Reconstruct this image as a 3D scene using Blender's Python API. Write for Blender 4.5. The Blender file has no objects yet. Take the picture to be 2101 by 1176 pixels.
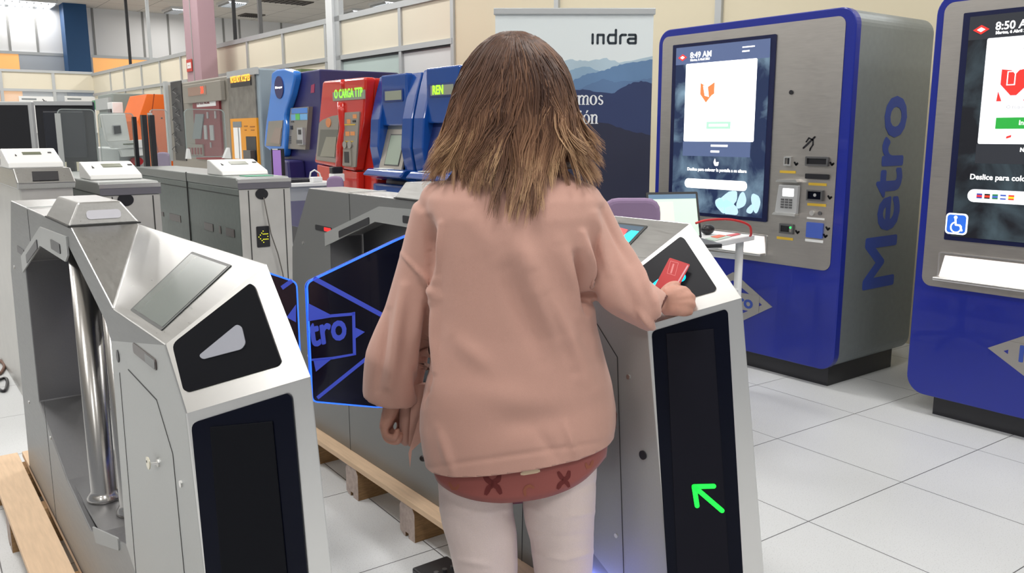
import bpy, bmesh, math, random
from math import sin, cos, pi, sqrt, exp
from mathutils import Vector, Matrix
random.seed(7)
SC = bpy.context.scene
COL = SC.collection

# ------------------------------------------------------------------ camera
F_PX, PITCH, ROLL, CAM_H, YAW = 1740.5, .1792, -.0023, 1.3755, .644
def _rf(v):
    x, y, z = v; c, s = cos(YAW), sin(YAW)
    return Vector((x*c+y*s, -x*s+y*c, z))
_cp, _sp, _cr, _sr = cos(PITCH), sin(PITCH), cos(ROLL), sin(ROLL)
_R, _U, _F = Vector((1, 0, 0)), Vector((0, _sp, _cp)), Vector((0, _cp, -_sp))
CR, CU, CF = _rf(_R*_cr+_U*_sr), _rf(-_R*_sr+_U*_cr), _rf(_F)
CAM = Vector((0, 0, CAM_H))
cam_data = bpy.data.cameras.new('camera')
cam = bpy.data.objects.new('camera', cam_data)
COL.objects.link(cam)
m = Matrix.Identity(4)
for i in range(3):
    m[i][0], m[i][1], m[i][2] = CR[i], CU[i], -CF[i]
m.translation = CAM
cam.matrix_world = m
cam_data.sensor_width = 36
cam_data.lens = F_PX/2101*36
cam_data.clip_start = .05
cam_data.clip_end = 200
SC.camera = cam
# ------------------------------------------------------------------ colour management, world
SC.view_settings.view_transform = 'Standard'
SC.view_settings.look = 'None'
SC.view_settings.gamma = 1
SC.view_settings.use_curve_mapping = False
SC.view_settings.exposure = 0.0
w = bpy.data.worlds.new('world'); SC.world = w; w.use_nodes = True
w.node_tree.nodes['Background'].inputs[0].default_value = (.93, .96, 1, 1)
w.node_tree.nodes['Background'].inputs[1].default_value = .30
# ceiling lamps: (r, a) positions of the lit fixtures; the fixtures themselves are built below
LAMP_Z = 5.1
LAMPS = [(x, y) for y in (-3.2, 1.0, 5.2, 9.4, 13.6, 17.8, 22.0) for x in (-4.4, -.4, 3.4, 7.4)]
LAMP_W = 72
for i, (x, y) in enumerate(LAMPS):
    l = bpy.data.lights.new('lamp_light', 'AREA'); l.shape = 'RECTANGLE'; l.size = .6; l.size_y = 1.25
    l.energy = LAMP_W; l.color = (1, .975, .94)
    o = bpy.data.objects.new('lamp_light', l); COL.objects.link(o); o.location = (x, y, LAMP_Z-.09)

# ------------------------------------------------------------------ helpers
def lin(c):
    c = c/255
    return c/12.92 if c <= .04045 else ((c+.055)/1.055)**2.4
def rgb(r, g, b): return (lin(r), lin(g), lin(b), 1)
MATS = {}
def mat(name, col, rough=.5, metal=0., em=None, es=1., spec=.5, noise=None, bump=0., alpha=None, trans=0., coat=0., sheen=0., ior=None):
    """noise = (scale, amount, stretch(x,y,z))"""
    if name in MATS: return MATS[name]
    M = bpy.data.materials.new(name); M.use_nodes = True
    nt = M.node_tree; b = nt.nodes['Principled BSDF']
    b.inputs['Base Color'].default_value = col
    b.inputs['Roughness'].default_value = rough
    b.inputs['Metallic'].default_value = metal
    b.inputs['Specular IOR Level'].default_value = spec
    b.inputs['Transmission Weight'].default_value = trans
    b.inputs['Coat Weight'].default_value = coat
    b.inputs['Sheen Weight'].default_value = sheen
    if ior: b.inputs['IOR'].default_value = ior
    if alpha is not None: b.inputs['Alpha'].default_value = alpha
    if em:
        b.inputs['Emission Color'].default_value = em; b.inputs['Emission Strength'].default_value = es
    if noise:
        sc, am, st = noise
        tc = nt.nodes.new('ShaderNodeTexCoord'); mp = nt.nodes.new('ShaderNodeMapping')
        mp.inputs['Scale'].default_value = st
        nz = nt.nodes.new('ShaderNodeTexNoise'); nz.inputs['Scale'].default_value = sc; nz.inputs['Detail'].default_value = 5
        nt.links.new(tc.outputs['Object'], mp.inputs[0]); nt.links.new(mp.outputs[0], nz.inputs[0])
        mx = nt.nodes.new('ShaderNodeMix'); mx.data_type = 'RGBA'; mx.blend_type = 'MULTIPLY'
        mx.inputs[0].default_value = 1
        rp = nt.nodes.new('ShaderNodeMapRange'); rp.inputs[1].default_value = .3; rp.inputs[2].default_value = .7
        rp.inputs[3].default_value = 1-am; rp.inputs[4].default_value = 1+am*.4
        nt.links.new(nz.outputs[0], rp.inputs[0])
        mx.inputs[6].default_value = col; nt.links.new(rp.outputs[0], mx.inputs[7])
        nt.links.new(mx.outputs[2], b.inputs['Base Color'])
        if bump:
            bp = nt.nodes.new('ShaderNodeBump'); bp.inputs['Strength'].default_value = bump; bp.inputs['Distance'].default_value = .002
            nt.links.new(nz.outputs[0], bp.inputs['Height']); nt.links.new(bp.outputs[0], b.inputs['Normal'])
        if metal > .5:
            r2 = nt.nodes.new('ShaderNodeMapRange'); r2.inputs[3].default_value = max(0, rough-.08); r2.inputs[4].default_value = rough+.08
            nt.links.new(nz.outputs[0], r2.inputs[0]); nt.links.new(r2.outputs[0], b.inputs['Roughness'])
    MATS[name] = M
    return M
def glow(name, col, s): return mat(name, col, rough=.6, em=col, es=s)
M_STEEL = mat('brushed_steel', (.42, .42, .415, 1), .31, 1, noise=(180, .06, (1, .08, 1)))
M_STEELB = mat('bright_steel', (.76, .755, .745, 1), .30, 1)
M_SIDE = mat('satin_steel_sheet', (.25, .255, .255, 1), .44, .75, noise=(160, .05, (1, .1, 1)))
M_DOORP = mat('grey_painted_steel', (.40, .41, .405, 1), .42, .45, noise=(200, .03, (1, 1, 1)))
M_DARKST = mat('dark_steel', (.17, .17, .175, 1), .38, .8, noise=(200, .05, (1, .1, 1)))
M_CHROME = mat('polished_tube', (.50, .485, .47, 1), .24, 1)
M_BLACK = mat('black_plastic', (.012, .012, .016, 1), .35)
M_BLACKG = mat('black_glass', (.003, .004, .011, 1), .2, spec=.12)
M_BLACKM = mat('black_satin_panel', (.006, .0065, .009, 1), .55, spec=.08)
M_SEAM = mat('seam', (.03, .03, .03, 1), .7)
M_BLUE = mat('cobalt_blue_paint', rgb(14, 34, 140), .3, coat=.3)
M_KSIDE = mat('kiosk_side_grey', (.27, .30, .315, 1), .42, .5, noise=(30, .06, (1, 1, 1)))
M_KSTEEL = mat('kiosk_brushed_steel', (.47, .445, .42, 1), .40, 1, noise=(150, .05, (1, .1, 1)))
M_YEL = mat('yellow_strip', rgb(205, 170, 50), .5)
M_WHITE = mat('white_plastic', (.78, .79, .79, 1), .45)
M_SCRW = glow('screen_white', (1, 1, 1, 1), 1.6)
M_SCRT = glow('screen_text_white', (1, 1, 1, 1), 1.0)
M_RED = mat('red_gloss', rgb(196, 38, 26), .22, coat=.5)
M_TBLUE = mat('ticket_machine_blue', rgb(8, 66, 142), .22, coat=.5)
M_LBLUE = mat('bright_blue_gloss', rgb(46, 122, 212), .25, coat=.5)
M_PURP = mat('deep_violet_paint', rgb(40, 36, 92), .35)
M_ORANGE = mat('orange_paint', rgb(226, 106, 28), .5)
M_AMBERP = mat('amber_panel', rgb(226, 150, 20), .4)
M_LGREY = mat('light_grey_paint', (.42, .44, .44, 1), .5)
M_BGREY = mat('blue_grey_paint', rgb(140, 154, 163), .5)
M_STONE = mat('warm_grey_metal', rgb(150, 145, 136), .42, .4)
M_MONIT = mat('screen_off', (.012, .012, .015, 1), .3)
M_SILV = mat('silver_plastic', (.45, .46, .47, 1), .4, .3)
M_LILAC = mat('lilac_fabric', rgb(140, 118, 150), .85)
M_CREAM = mat('cream_panel', rgb(222, 214, 194), .6)
M_ALU = mat('aluminium_profile', (.50, .52, .53, 1), .4, .5)
M_ALUD = mat('dark_gasket', (.05, .05, .05, 1), .7)

def set_props(o, label=None, cat=None, group=None, kind=None):
    if label: o['label'] = label
    if cat: o['category'] = cat
    if group: o['group'] = group
    if kind: o['kind'] = kind
    return o
def empty(name, loc, label, cat, group=None, rz=0):
    o = bpy.data.objects.new(name, None); COL.objects.link(o); o.location = loc; o.rotation_euler = (0, 0, rz)
    o.empty_display_size = .1
    set_props(o, label, cat, group)
    bpy.context.view_layer.update()
    return o
def link(name, me, material, parent=None, smooth=False, label=None, bevel=0, seg=2):
    o = bpy.data.objects.new(name, me); COL.objects.link(o)
    for mm in (material if isinstance(material, (list, tuple)) else [material]): me.materials.append(mm)
    if parent is not None:
        o.parent = parent
        W = PW(parent)
        o.matrix_parent_inverse = W.inverted()
    if smooth:
        for p in me.polygons: p.use_smooth = True
    if label: o['label'] = label
    if bevel:
        md = o.modifiers.new('bevel', 'BEVEL'); md.width = bevel; md.segments = seg; md.limit_method = 'ANGLE'; md.angle_limit = math.radians(40)
        md.harden_normals = False
    return o
def PW(o):
    """world matrix of an object made here (parents included)"""
    L = Matrix.LocRotScale(o.location, o.rotation_euler, o.scale)
    if o.parent is None: return L
    return PW(o.parent) @ o.matrix_parent_inverse @ L
class MB:
    def __init__(s): s.bm = bmesh.new(); s.mi = 0
    def _f(s, vs):
        try:
            f = s.bm.faces.new(vs); f.material_index = s.mi; return f
        except ValueError: return None
    def prism(s, pts, n):
        """pts: list of world Vectors (planar polygon); n: extrusion vector"""
        n = Vector(n)
        A = [s.bm.verts.new(p) for p in pts]; B = [s.bm.verts.new(Vector(p)+n) for p in pts]
        s._f(A[::-1]); s._f(B)
        k = len(A)
        for i in range(k): s._f([A[i], A[(i+1) % k], B[(i+1) % k], B[i]])
        return s
    def box(s, a, b):
        x0, y0, z0 = a; x1, y1, z1 = b
        x0, x1 = min(x0, x1), max(x0, x1); y0, y1 = min(y0, y1), max(y0, y1); z0, z1 = min(z0, z1), max(z0, z1)
        return s.prism([Vector((x0, y0, z0)), Vector((x1, y0, z0)), Vector((x1, y1, z0)), Vector((x0, y1, z0))], (0, 0, z1-z0))
    def tube(s, pts, rad, n=10, cap=True):
        pts = [Vector(p) for p in pts]
        if not isinstance(rad, (list, tuple)): rad = [rad]*len(pts)
        prev = None; rings = []
        for i, p in enumerate(pts):
            t = (pts[min(i+1, len(pts)-1)]-pts[max(i-1, 0)])
            if t.length < 1e-9: t = Vector((0, 0, 1))
            t.normalize()
            if prev is None:
                u = t.orthogonal().normalized()
            else:
                u = prev-t*prev.dot(t)
                u = u.normalized() if u.length > 1e-6 else t.orthogonal().normalized()
            prev = u; v = t.cross(u)
            rings.append([s.bm.verts.new(p+(u*cos(2*pi*k/n)+v*sin(2*pi*k/n))*rad[i]) for k in range(n)])
        for a, b in zip(rings, rings[1:]):
            for k in range(n): s._f([a[k], a[(k+1) % n], b[(k+1) % n], b[k]])
        if cap: s._f(rings[0][::-1]); s._f(rings[-1])
        return s
    def loft(s, rings, cap=True):
        R = [[s.bm.verts.new(p) for p in r] for r in rings]
        n = len(R[0])
        for a, b in zip(R, R[1:]):
            for k in range(n): s._f([a[k], a[(k+1) % n], b[(k+1) % n], b[k]])
        if cap: s._f(R[0][::-1]); s._f(R[-1])
        return s
    def sphere(s, c, r, n=12, sc=(1, 1, 1)):
        c = Vector(c); rings = []
        for i in range(1, n):
            th = pi*i/n
            rings.append([c+Vector((r*sc[0]*sin(th)*cos(2*pi*k/(2*n)), r*sc[1]*sin(th)*sin(2*pi*k/(2*n)), -r*sc[2]*cos(th))) for k in range(2*n)])
        return s.loft(rings)
    def mesh(s):
        bmesh.ops.recalc_face_normals(s.bm, faces=s.bm.faces)
        me = bpy.data.meshes.new('m'); s.bm.to_mesh(me); s.bm.free(); return me
    def build(s, name, material, parent=None, **k): return link(name, s.mesh(), material, parent, **k)
def rrect(u0, v0, u1, v1, r, n=5):
    u0, u1 = min(u0, u1), max(u0, u1); v0, v1 = min(v0, v1), max(v0, v1)
    r = min(r, (u1-u0)/2-1e-5, (v1-v0)/2-1e-5); out = []
    for cx, cy, a0 in ((u1-r, v1-r, 0), (u0+r, v1-r, pi/2), (u0+r, v0+r, pi), (u1-r, v0+r, 1.5*pi)):
        for i in range(n+1):
            a = a0+pi/2*i/n; out.append((cx+r*cos(a), cy+r*sin(a)))
    return out
def rpoly(pts, r, n=4):
    """round the corners of a 2D polygon"""
    out = []; k = len(pts)
    for i in range(k):
        p0, p, p1 = Vector(pts[i-1]), Vector(pts[i]), Vector(pts[(i+1) % k])
        d0, d1 = (p0-p), (p1-p); rr = min(r, d0.length*.45, d1.length*.45)
        a, b = p+d0.normalized()*rr, p+d1.normalized()*rr
        for j in range(n+1):
            t = j/n; q = a*(1-t)**2+p*2*t*(1-t)+b*t*t; out.append((q.x, q.y))
    return out
def circ(u, v, r, n=24, ry=None): return [(u+r*cos(2*pi*i/n), v+(ry or r)*sin(2*pi*i/n)) for i in range(n)]
class PL:
    """a flat face in the room: origin, in-plane u and v, outward normal n"""
    def __init__(s, o, u, v, n=None):
        s.o, s.u = Vector(o), Vector(u).normalized()
        v = Vector(v); v = v-s.u*v.dot(s.u); s.v = v.normalized()
        s.n = s.u.cross(s.v)
    def at(s, u, v, d=0.): return s.o+s.u*u+s.v*v+s.n*d
    def px(s, x, y):
        d = CF+CR*((x-1050.5)/F_PX)-CU*((y-588)/F_PX)
        t = (s.o-CAM).dot(s.n)/d.dot(s.n); X = CAM+d*t-s.o
        return (X.dot(s.u), X.dot(s.v))
    def pxs(s, *q): return [s.px(*p) for p in q]
    def poly(s, name, pts, d0, d1, material, parent=None, **k):
        return MB().prism([s.at(p[0], p[1], d0) for p in pts], s.n*(d1-d0)).build(name, material, parent, **k)
    def rect(s, name, r, d0, d1, material, parent=None, rad=0, **k):
        pts = rrect(*r, rad) if rad else [(r[0], r[1]), (r[2], r[1]), (r[2], r[3]), (r[0], r[3])]
        return s.poly(name, pts, d0, d1, material, parent, **k)
    def frame(s, name, r, wd, d0, d1, material, parent=None, rad=0, **k):
        """rectangular ring"""
        u0, v0, u1, v1 = r
        o_ = rrect(u0, v0, u1, v1, rad+.001); i_ = rrect(u0+wd, v0+wd, u1-wd, v1-wd, max(rad-wd, 0)+.0005)
        b = MB(); n = len(o_)
        A = [[b.bm.verts.new(s.at(p[0], p[1], d)) for p in q] for q, d in ((o_, d0), (o_, d1), (i_, d1), (i_, d0))]
        for a, c in zip(A, A[1:]+A[:1]):
            for i in range(n): b._f([a[i], a[(i+1) % n], c[(i+1) % n], c[i]])
        return b.build(name, material, parent, **k)
    def text(s, name, body, u, v, size, d, material, parent=None, rot=0, bold=0., align='LEFT', sx=1., ext=.0006, shear=0., label=None, fit=None):
        cu = bpy.data.curves.new('t', 'FONT'); cu.body = body; cu.size = size; cu.offset = 0 if size > .05 else bold; cu.align_x = align; cu.extrude = ext
        cu.shear = shear; cu.resolution_u = 3
        o = bpy.data.objects.new('t', cu); COL.objects.link(o)
        dg = bpy.context.evaluated_depsgraph_get()
        me = bpy.data.meshes.new_from_object(o.evaluated_get(dg))
        bpy.data.objects.remove(o); bpy.data.curves.remove(cu)
        if size > .05 and bold:                  # heavier strokes: the same outline laid down around itself
            b_ = bmesh.new()
            for i in range(8):
                m2 = me.copy(); m2.transform(Matrix.Translation((bold*cos(i*pi/4), bold*sin(i*pi/4), i*.00005))); b_.from_mesh(m2); bpy.data.meshes.remove(m2)
            b_.to_mesh(me); b_.free()
        if fit:
            xs = [v_.co.x for v_ in me.vertices]; sx = fit/(max(xs)-min(xs))
        U = s.u*cos(rot)+s.v*sin(rot); V = -s.u*sin(rot)+s.v*cos(rot)
        Mx = Matrix.Identity(4)
        for i in range(3): Mx[i][0], Mx[i][1], Mx[i][2] = U[i]*sx, V[i], s.n[i]
        Mx.translation = s.at(u, v, d); me.transform(Mx)
        return link(name, me, material, parent, label=label)
def pt(x, y, r=None, a=None, z=None, t=None):
    d = CF+CR*((x-1050.5)/F_PX)-CU*((y-588)/F_PX)
    if r is not None: t = r/d.x
    if a is not None: t = a/d.y
    if z is not None: t = (z-CAM_H)/d.z
    return CAM+d*t
def stroke(name, pl, pts, wd, d0, d1, material, parent=None, **k):
    """poly-line of given width lying on a plane"""
    b = MB()
    for p, q in zip(pts, pts[1:]):
        p, q = Vector(p), Vector(q); t = (q-p).normalized(); nn = Vector((-t.y, t.x))*wd/2
        b.prism([pl.at(*(p+nn), d0), pl.at(*(p-nn), d0), pl.at(*(q-nn), d0), pl.at(*(q+nn), d0)], pl.n*(d1-d0))
    for p in pts: b.prism([pl.at(c[0], c[1], d0) for c in circ(p[0], p[1], wd/2, 12)], pl.n*(d1-d0))
    return b.build(name, material, parent, **k)
Z = Vector((0, 0, 1))

# ------------------------------------------------------------------ floor, ceiling, walls
def nodes_floor():
    M = bpy.data.materials.new('white_raised_floor_tiles'); M.use_nodes = True; nt = M.node_tree; b = nt.nodes['Principled BSDF']
    N = nt.nodes.new; L = nt.links.new
    tc = N('ShaderNodeTexCoord'); sp = N('ShaderNodeSeparateXYZ'); L(tc.outputs['Object'], sp.inputs[0])
    fac = []
    for ax in (0, 1):
        d = N('ShaderNodeMath'); d.operation = 'DIVIDE'; d.inputs[1].default_value = .6; L(sp.outputs[ax], d.inputs[0])
        f = N('ShaderNodeMath'); f.operation = 'PINGPONG'; f.inputs[1].default_value = .5; L(d.outputs[0], f.inputs[0])
        g = N('ShaderNodeMath'); g.operation = 'LESS_THAN'; g.inputs[1].default_value = .0032; L(f.outputs[0], g.inputs[0]); fac.append(g)
    mx = N('ShaderNodeMath'); mx.operation = 'MAXIMUM'; L(fac[0].outputs[0], mx.inputs[0]); L(fac[1].outputs[0], mx.inputs[1])
    nz = N('ShaderNodeTexNoise'); nz.inputs['Scale'].default_value = 220; nz.inputs['Detail'].default_value = 2; L(tc.outputs['Object'], nz.inputs[0])
    cr = N('ShaderNodeValToRGB'); cr.color_ramp.elements[0].position = .30; cr.color_ramp.elements[0].color = (.47, .48, .49, 1)
    cr.color_ramp.elements[1].position = .42; cr.color_ramp.elements[1].color = (.63, .645, .655, 1); L(nz.outputs[0], cr.inputs[0])
    n2 = N('ShaderNodeTexNoise'); n2.inputs['Scale'].default_value = 1.6; L(tc.outputs['Object'], n2.inputs[0])
    m2 = N('ShaderNodeMix'); m2.data_type = 'RGBA'; m2.blend_type = 'MULTIPLY'; m2.inputs[0].default_value = .12; L(cr.outputs[0], m2.inputs[6]); L(n2.outputs[0], m2.inputs[7])
    m3 = N('ShaderNodeMix'); m3.data_type = 'RGBA'; L(mx.outputs[0], m3.inputs[0]); L(m2.outputs[2], m3.inputs[6]); m3.inputs[7].default_value = (.10, .10, .105, 1)
    L(m3.outputs[2], b.inputs['Base Color']); b.inputs['Roughness'].default_value = .32; b.inputs['Specular IOR Level'].default_value = .4
    bp = N('ShaderNodeBump'); bp.invert = True; bp.inputs['Distance'].default_value = .003; L(mx.outputs[0], bp.inputs['Height']); L(bp.outputs[0], b.inputs['Normal'])
    return M
fl = MB().prism([Vector((-16, -30, -.06)), Vector((20, -30, -.06)), Vector((20, 12, -.06)), Vector((-16, 12, -.06))], (0, 0, .06)).build('floor', nodes_floor())
fl.location = (3.177, 2.22, 0); fl.rotation_euler = (0, 0, -.0306-pi/2+pi)   # tile grid direction and a known tile corner
fl.rotation_euler = (0, 0, -.0306)
fl.data.transform(Matrix.Rotation(pi, 4, 'Z'))
set_props(fl, kind='structure')

def nodes_ceiling():
    M = bpy.data.materials.new('ceiling_tiles'); M.use_nodes = True; nt = M.node_tree; b = nt.nodes['Principled BSDF']; N = nt.nodes.new; L = nt.links.new
    tc = N('ShaderNodeTexCoord'); br = N('ShaderNodeTexBrick'); br.offset = 0; br.inputs['Scale'].default_value = 1
    br.inputs['Brick Width'].default_value = 1.2; br.inputs['Row Height'].default_value = 1.2; br.inputs['Mortar Size'].default_value = .012
    br.inputs['Color1'].default_value = (.78, .74, .67, 1); br.inputs['Color2'].default_value = (.74, .70, .63, 1); br.inputs['Mortar'].default_value = (.4, .37, .33, 1)
    L(tc.outputs['Object'], br.inputs[0]); L(br.outputs[0], b.inputs['Base Color']); b.inputs['Roughness'].default_value = .9
    return M
ce = MB().box((-14, -8, 5.12), (24, 29.3, 5.25)).build('ceiling', nodes_ceiling()); set_props(ce, kind='structure')

M_FARW = mat('white_wall_board', (.86, .86, .86, 1), .6)
FW = 29.0
far = PL((0, FW, 0), (1, 0, 0), Z)      # outward normal is -Y... (u x v) = (0,-1,0)
wf = MB().box((-14, FW, 0), (24, FW+.2, 5.12)).build('wall_far', M_FARW); set_props(wf, kind='structure')
M_FARSEAM = mat('board_seam', (.30, .30, .29, 1), .6)
tn = [0]
def trim(b, material, **k):
    tn[0] += 1; o = b.build('trim_%d' % tn[0], material, **k); set_props(o, kind='structure'); return o
for x in (15, 72, 135, 190, 292, 344, 395, 457, 490, 533, 576, 618):
    u = far.px(x, 40)[0]
    trim(MB().box((u-.03, FW-.02, 3.68), (u+.03, FW, 5.12)), M_FARSEAM)
trim(MB().box((-6, FW-.04, 3.66), (24, FW, 3.74)), M_ALU)
M_WINO = mat('orange_lit_window', rgb(250, 180, 110), .6, em=rgb(250, 185, 115), es=.55)
for n, (xa, xb, z0, z1) in enumerate(((-30, 38, 2.2, 3.68), (189, 330, 2.2, 3.68))):
    ua, ub = far.px(xa, 115)[0], far.px(xb, 115)[0]
    o = far.rect('window_%d' % (n+1), (ua, z0, ub, z1), -.01, .02, M_WINO); set_props(o, kind='structure')
M_SKYL = mat('pale_panel', (.48, .52, .57, 1), .6)
o = far.rect('wall_band', (far.px(38, 115)[0], 2.0, far.px(189, 115)[0], 3.66), -.01, .03, M_SKYL); o.name = 'trim_90'; set_props(o, kind='structure')

# long partition on the right (runs away from the camera, slightly off the machine line)
WR = 4.83
def wr(a): return WR+(24.3-a)*.0245
wd_ = Vector((.0245, -1, 0)).normalized()
wall = PL((WR, 24.3, 0), wd_, Z)       # u runs towards the camera, n points into the room (-X)
def wu(x, y): return wall.px(x, y)[0]
MID, TOP = 2.36, 2.86
L_END = 27.5
colu = (wu(384, 130), wu(447, 130))
posts = [0.] + [wu(x, y) for x, y in ((226, 142), (254, 136), (290, 130), (328, 122), (371, 112), (508, 80), (581, 66), (669, 48), (822, 20), (930, 0))]
g0, g1, g2 = wu(690, 44), wu(822, 20), wu(930, 0)
o = wall.rect('wall_right', (0, 0, g0, TOP), -.05, 0, M_CREAM); set_props(o, kind='structure')
o = wall.rect('wall_right_upper', (g0, MID, g2, TOP), -.05, 0, M_CREAM); o.name = 'wall_rightupper'; set_props(o, kind='structure')
o = wall.rect('wall_right_near', (g2, 0, L_END, TOP+.0), -.05, 0, mat('cream_panel_b', rgb(216, 206, 180), .6)); o.name = 'wall_rightnear'; set_props(o, kind='structure')
M_PANEG = mat('pale_green_glazing', rgb(190, 206, 202), .15)
M_PANEW = mat('white_glazing', rgb(216, 218, 218), .3)
o = wall.rect('window_3', (g0, 0, g1, MID), -.05, -.01, M_PANEG); set_props(o, kind='structure')
o = wall.rect('window_4', (g1, 0, g2, MID), -.05, -.01, M_PANEW); set_props(o, kind='structure')
for u in posts[1:] + [wu(1145, 0), wu(1478, 0)]:
    trim(MB().prism([wall.at(u-.03, 0, -.06), wall.at(u+.03, 0, -.06), wall.at(u+.03, 0, .025), wall.at(u-.03, 0, .025)], (0, 0, TOP)), M_ALU)
for v, h in ((TOP, .07), (MID, .06)):
    for ua, ub in ((0, colu[0]), (colu[1], L_END if v == TOP else g2)):
        trim(MB().prism([wall.at(ua, v-h/2, -.06), wall.at(ub, v-h/2, -.06), wall.at(ub, v-h/2, .03), wall.at(ua, v-h/2, .03)], (0, 0, h)), M_ALU)
trim(MB().prism([wall.at(g0, MID-.05, -.02), wall.at(g2, MID-.05, -.02), wall.at(g2, MID-.05, .012), wall.at(g0, MID-.05, .012)], (0, 0, .02)), M_ALUD)
# cross partition at the far left
BA = 24.3
back = PL((0, BA, 0), (1, 0, 0), Z)
o = back.rect('wall_back', (-8, 2.44, WR, 2.9), -.05, 0, M_CREAM); set_props(o, kind='structure')
o = back.rect('window_5', (-8, .9, WR, 2.44), -.04, -.02, mat('clear_glazing', (.85, .9, .92, 1), .05, alpha=.25)); set_props(o, kind='structure')
o = back.rect('wall_back_lower', (-8, 0, WR, .9), -.05, 0, M_CREAM); o.name = 'wall_backlower'; set_props(o, kind='structure')
for x, xx in ((108, 3.92), (0, 2.78), (None, 1.5), (None, .1), (None, -1.3)):
    trim(MB().box((xx-.035, BA-.03, 0), (xx+.035, BA+.05, 2.9)), M_ALU)
for v in (2.9, 2.44): trim(MB().box((-8, BA-.035, v-.03), (WR, BA+.05, v+.03)), M_ALU)

# ------------------------------------------------------------------ pillars, poles, ceiling fittings
M_MAUVE = mat('mauve_paint', rgb(168, 138, 146), .6)
ya, yb = pt(413, 150, r=4.45).y, pt(384, 150, r=4.45).y
xb = pt(448, 150, a=ya).x
col = empty('square_pillar', (4.65, ya+.5, 0), 'mauve painted square pillar standing through the cream partition up to the ceiling', 'pillar')
MB().box((4.45, ya, 0), (xb, yb, 5.12)).build('shaft', M_MAUVE, col, bevel=.01)
MB().box((4.44, ya+.35, 0), (4.46, ya+.37, 5.12)).build('edge_strip', M_FARSEAM, col)
sg = PL((4.44, 15.0, 0), (0, -1, 0), Z)
sgn = empty('fire_sign', (4.44, 15.0, 2.2), 'small red and white fire extinguisher sign on the mauve pillar', 'sign')
u0, v0 = sg.px(385, 148); u1, v1 = sg.px(394, 121)
sg.rect('board', (u0, v0, u1, v1), 0, .012, mat('sign_red', rgb(190, 60, 50), .5), sgn)
sg.rect('picture', (u0+.04, v0+.05, u1-.04, v1-.05), .012, .016, M_WHITE, sgn)
sg.rect('symbol', ((u0+u1)/2-.035, v0+.1, (u0+u1)/2+.035, v1-.1), .016, .02, MATS['sign_red'], sgn)
bl = empty('square_pillar', (5.45, 28.5, 0), 'dark blue square pillar in front of the white far wall', 'pillar')
MB().box((5.0, 28.3, 0), (5.62, 28.9, 5.12)).build('shaft', mat('pillar_blue', rgb(30, 80, 128), .5), bl)
M_POLE = mat('black_pole', (.02, .02, .022, 1), .5)
def pole(x, y, wpx, material, label, side=.03, off=.2):
    u = wu(x, y); P0 = wall.at(u, 0, -off); t = (P0-CAM).dot(CF); h = wpx*t/F_PX/2
    e = empty('support_pole', (P0.x, P0.y, 0), label, 'pole')
    MB().box((P0.x-side, P0.y-h, 0), (P0.x+side, P0.y+h, 5.12)).build('shaft', material, e)
    MB().box((P0.x-side*1.7, P0.y-h*1.7, 5.08), (P0.x+side*1.7, P0.y+h*1.7, 5.12)).build('top_plate', material, e)
    return e
pole(249, 133, 3.5, M_POLE, 'thin black pole behind the far end of the cream partition')
pole(290, 123, 6, M_ALU, 'grey metal pole rising above the cream partition left of the mauve pillar')
pole(454, 88, 3, M_POLE, 'thin dark pole close beside the mauve pillar', off=.25)
pole(511, 76, 6, mat('dark_grey_pole', (.12, .12, .12, 1), .5), 'dark grey pole behind the partition above the amber machine')
e = empty('support_pole', (wall.at(g0, 0).x, wall.at(g0, 0).y, 0), 'tall bright aluminium post of the partition above the violet machine', 'pole')
wall.rect('shaft', (wu(677, 44), 0, wu(690, 44), 5.12), -.02, .06, mat('bright_aluminium', (.8, .82, .83, 1), .35, .3), e)
wall.rect('side_strip', (wu(690, 44), 0, wu(700, 44), 5.12), -.04, .03, M_ALU, e)

M_LAMP = glow('lamp_diffuser', (.93, .96, 1, 1), 3.2)
def lamp_fixture(x, y, label, group=None, l=1.25, wd=.6):
    e = empty('ceiling_lamp', (x, y, LAMP_Z+.02), label, 'lamp', group)
    MB().box((x-wd/2-.04, y-l/2-.04, 5.05), (x+wd/2+.04, y+l/2+.04, 5.12)).build('housing', M_WHITE, e)
    MB().box((x-wd/2, y-l/2, 5.035), (x+wd/2, y+l/2, 5.05)).build('diffuser', M_LAMP, e)
for (x, y) in LAMPS:
    lamp_fixture(x, y, 'recessed fluorescent ceiling lamp in the regular rows overhead', 'overhead ceiling lamps')
vis = [((-20, 120), 8, 'long fluorescent ceiling lamp at the far left, nearest the left edge'),
       ((338, 378), 24, 'fluorescent ceiling lamp just left of the mauve pillar'),
       ((450, 503), 10, 'fluorescent ceiling lamp just right of the mauve pillar'),
       ((700, 756), 28, 'fluorescent ceiling lamp above the partition right of the bright post'),
       ((762, 830), 11, 'fluorescent ceiling lamp above the pale glazed partition panels')]
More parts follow.
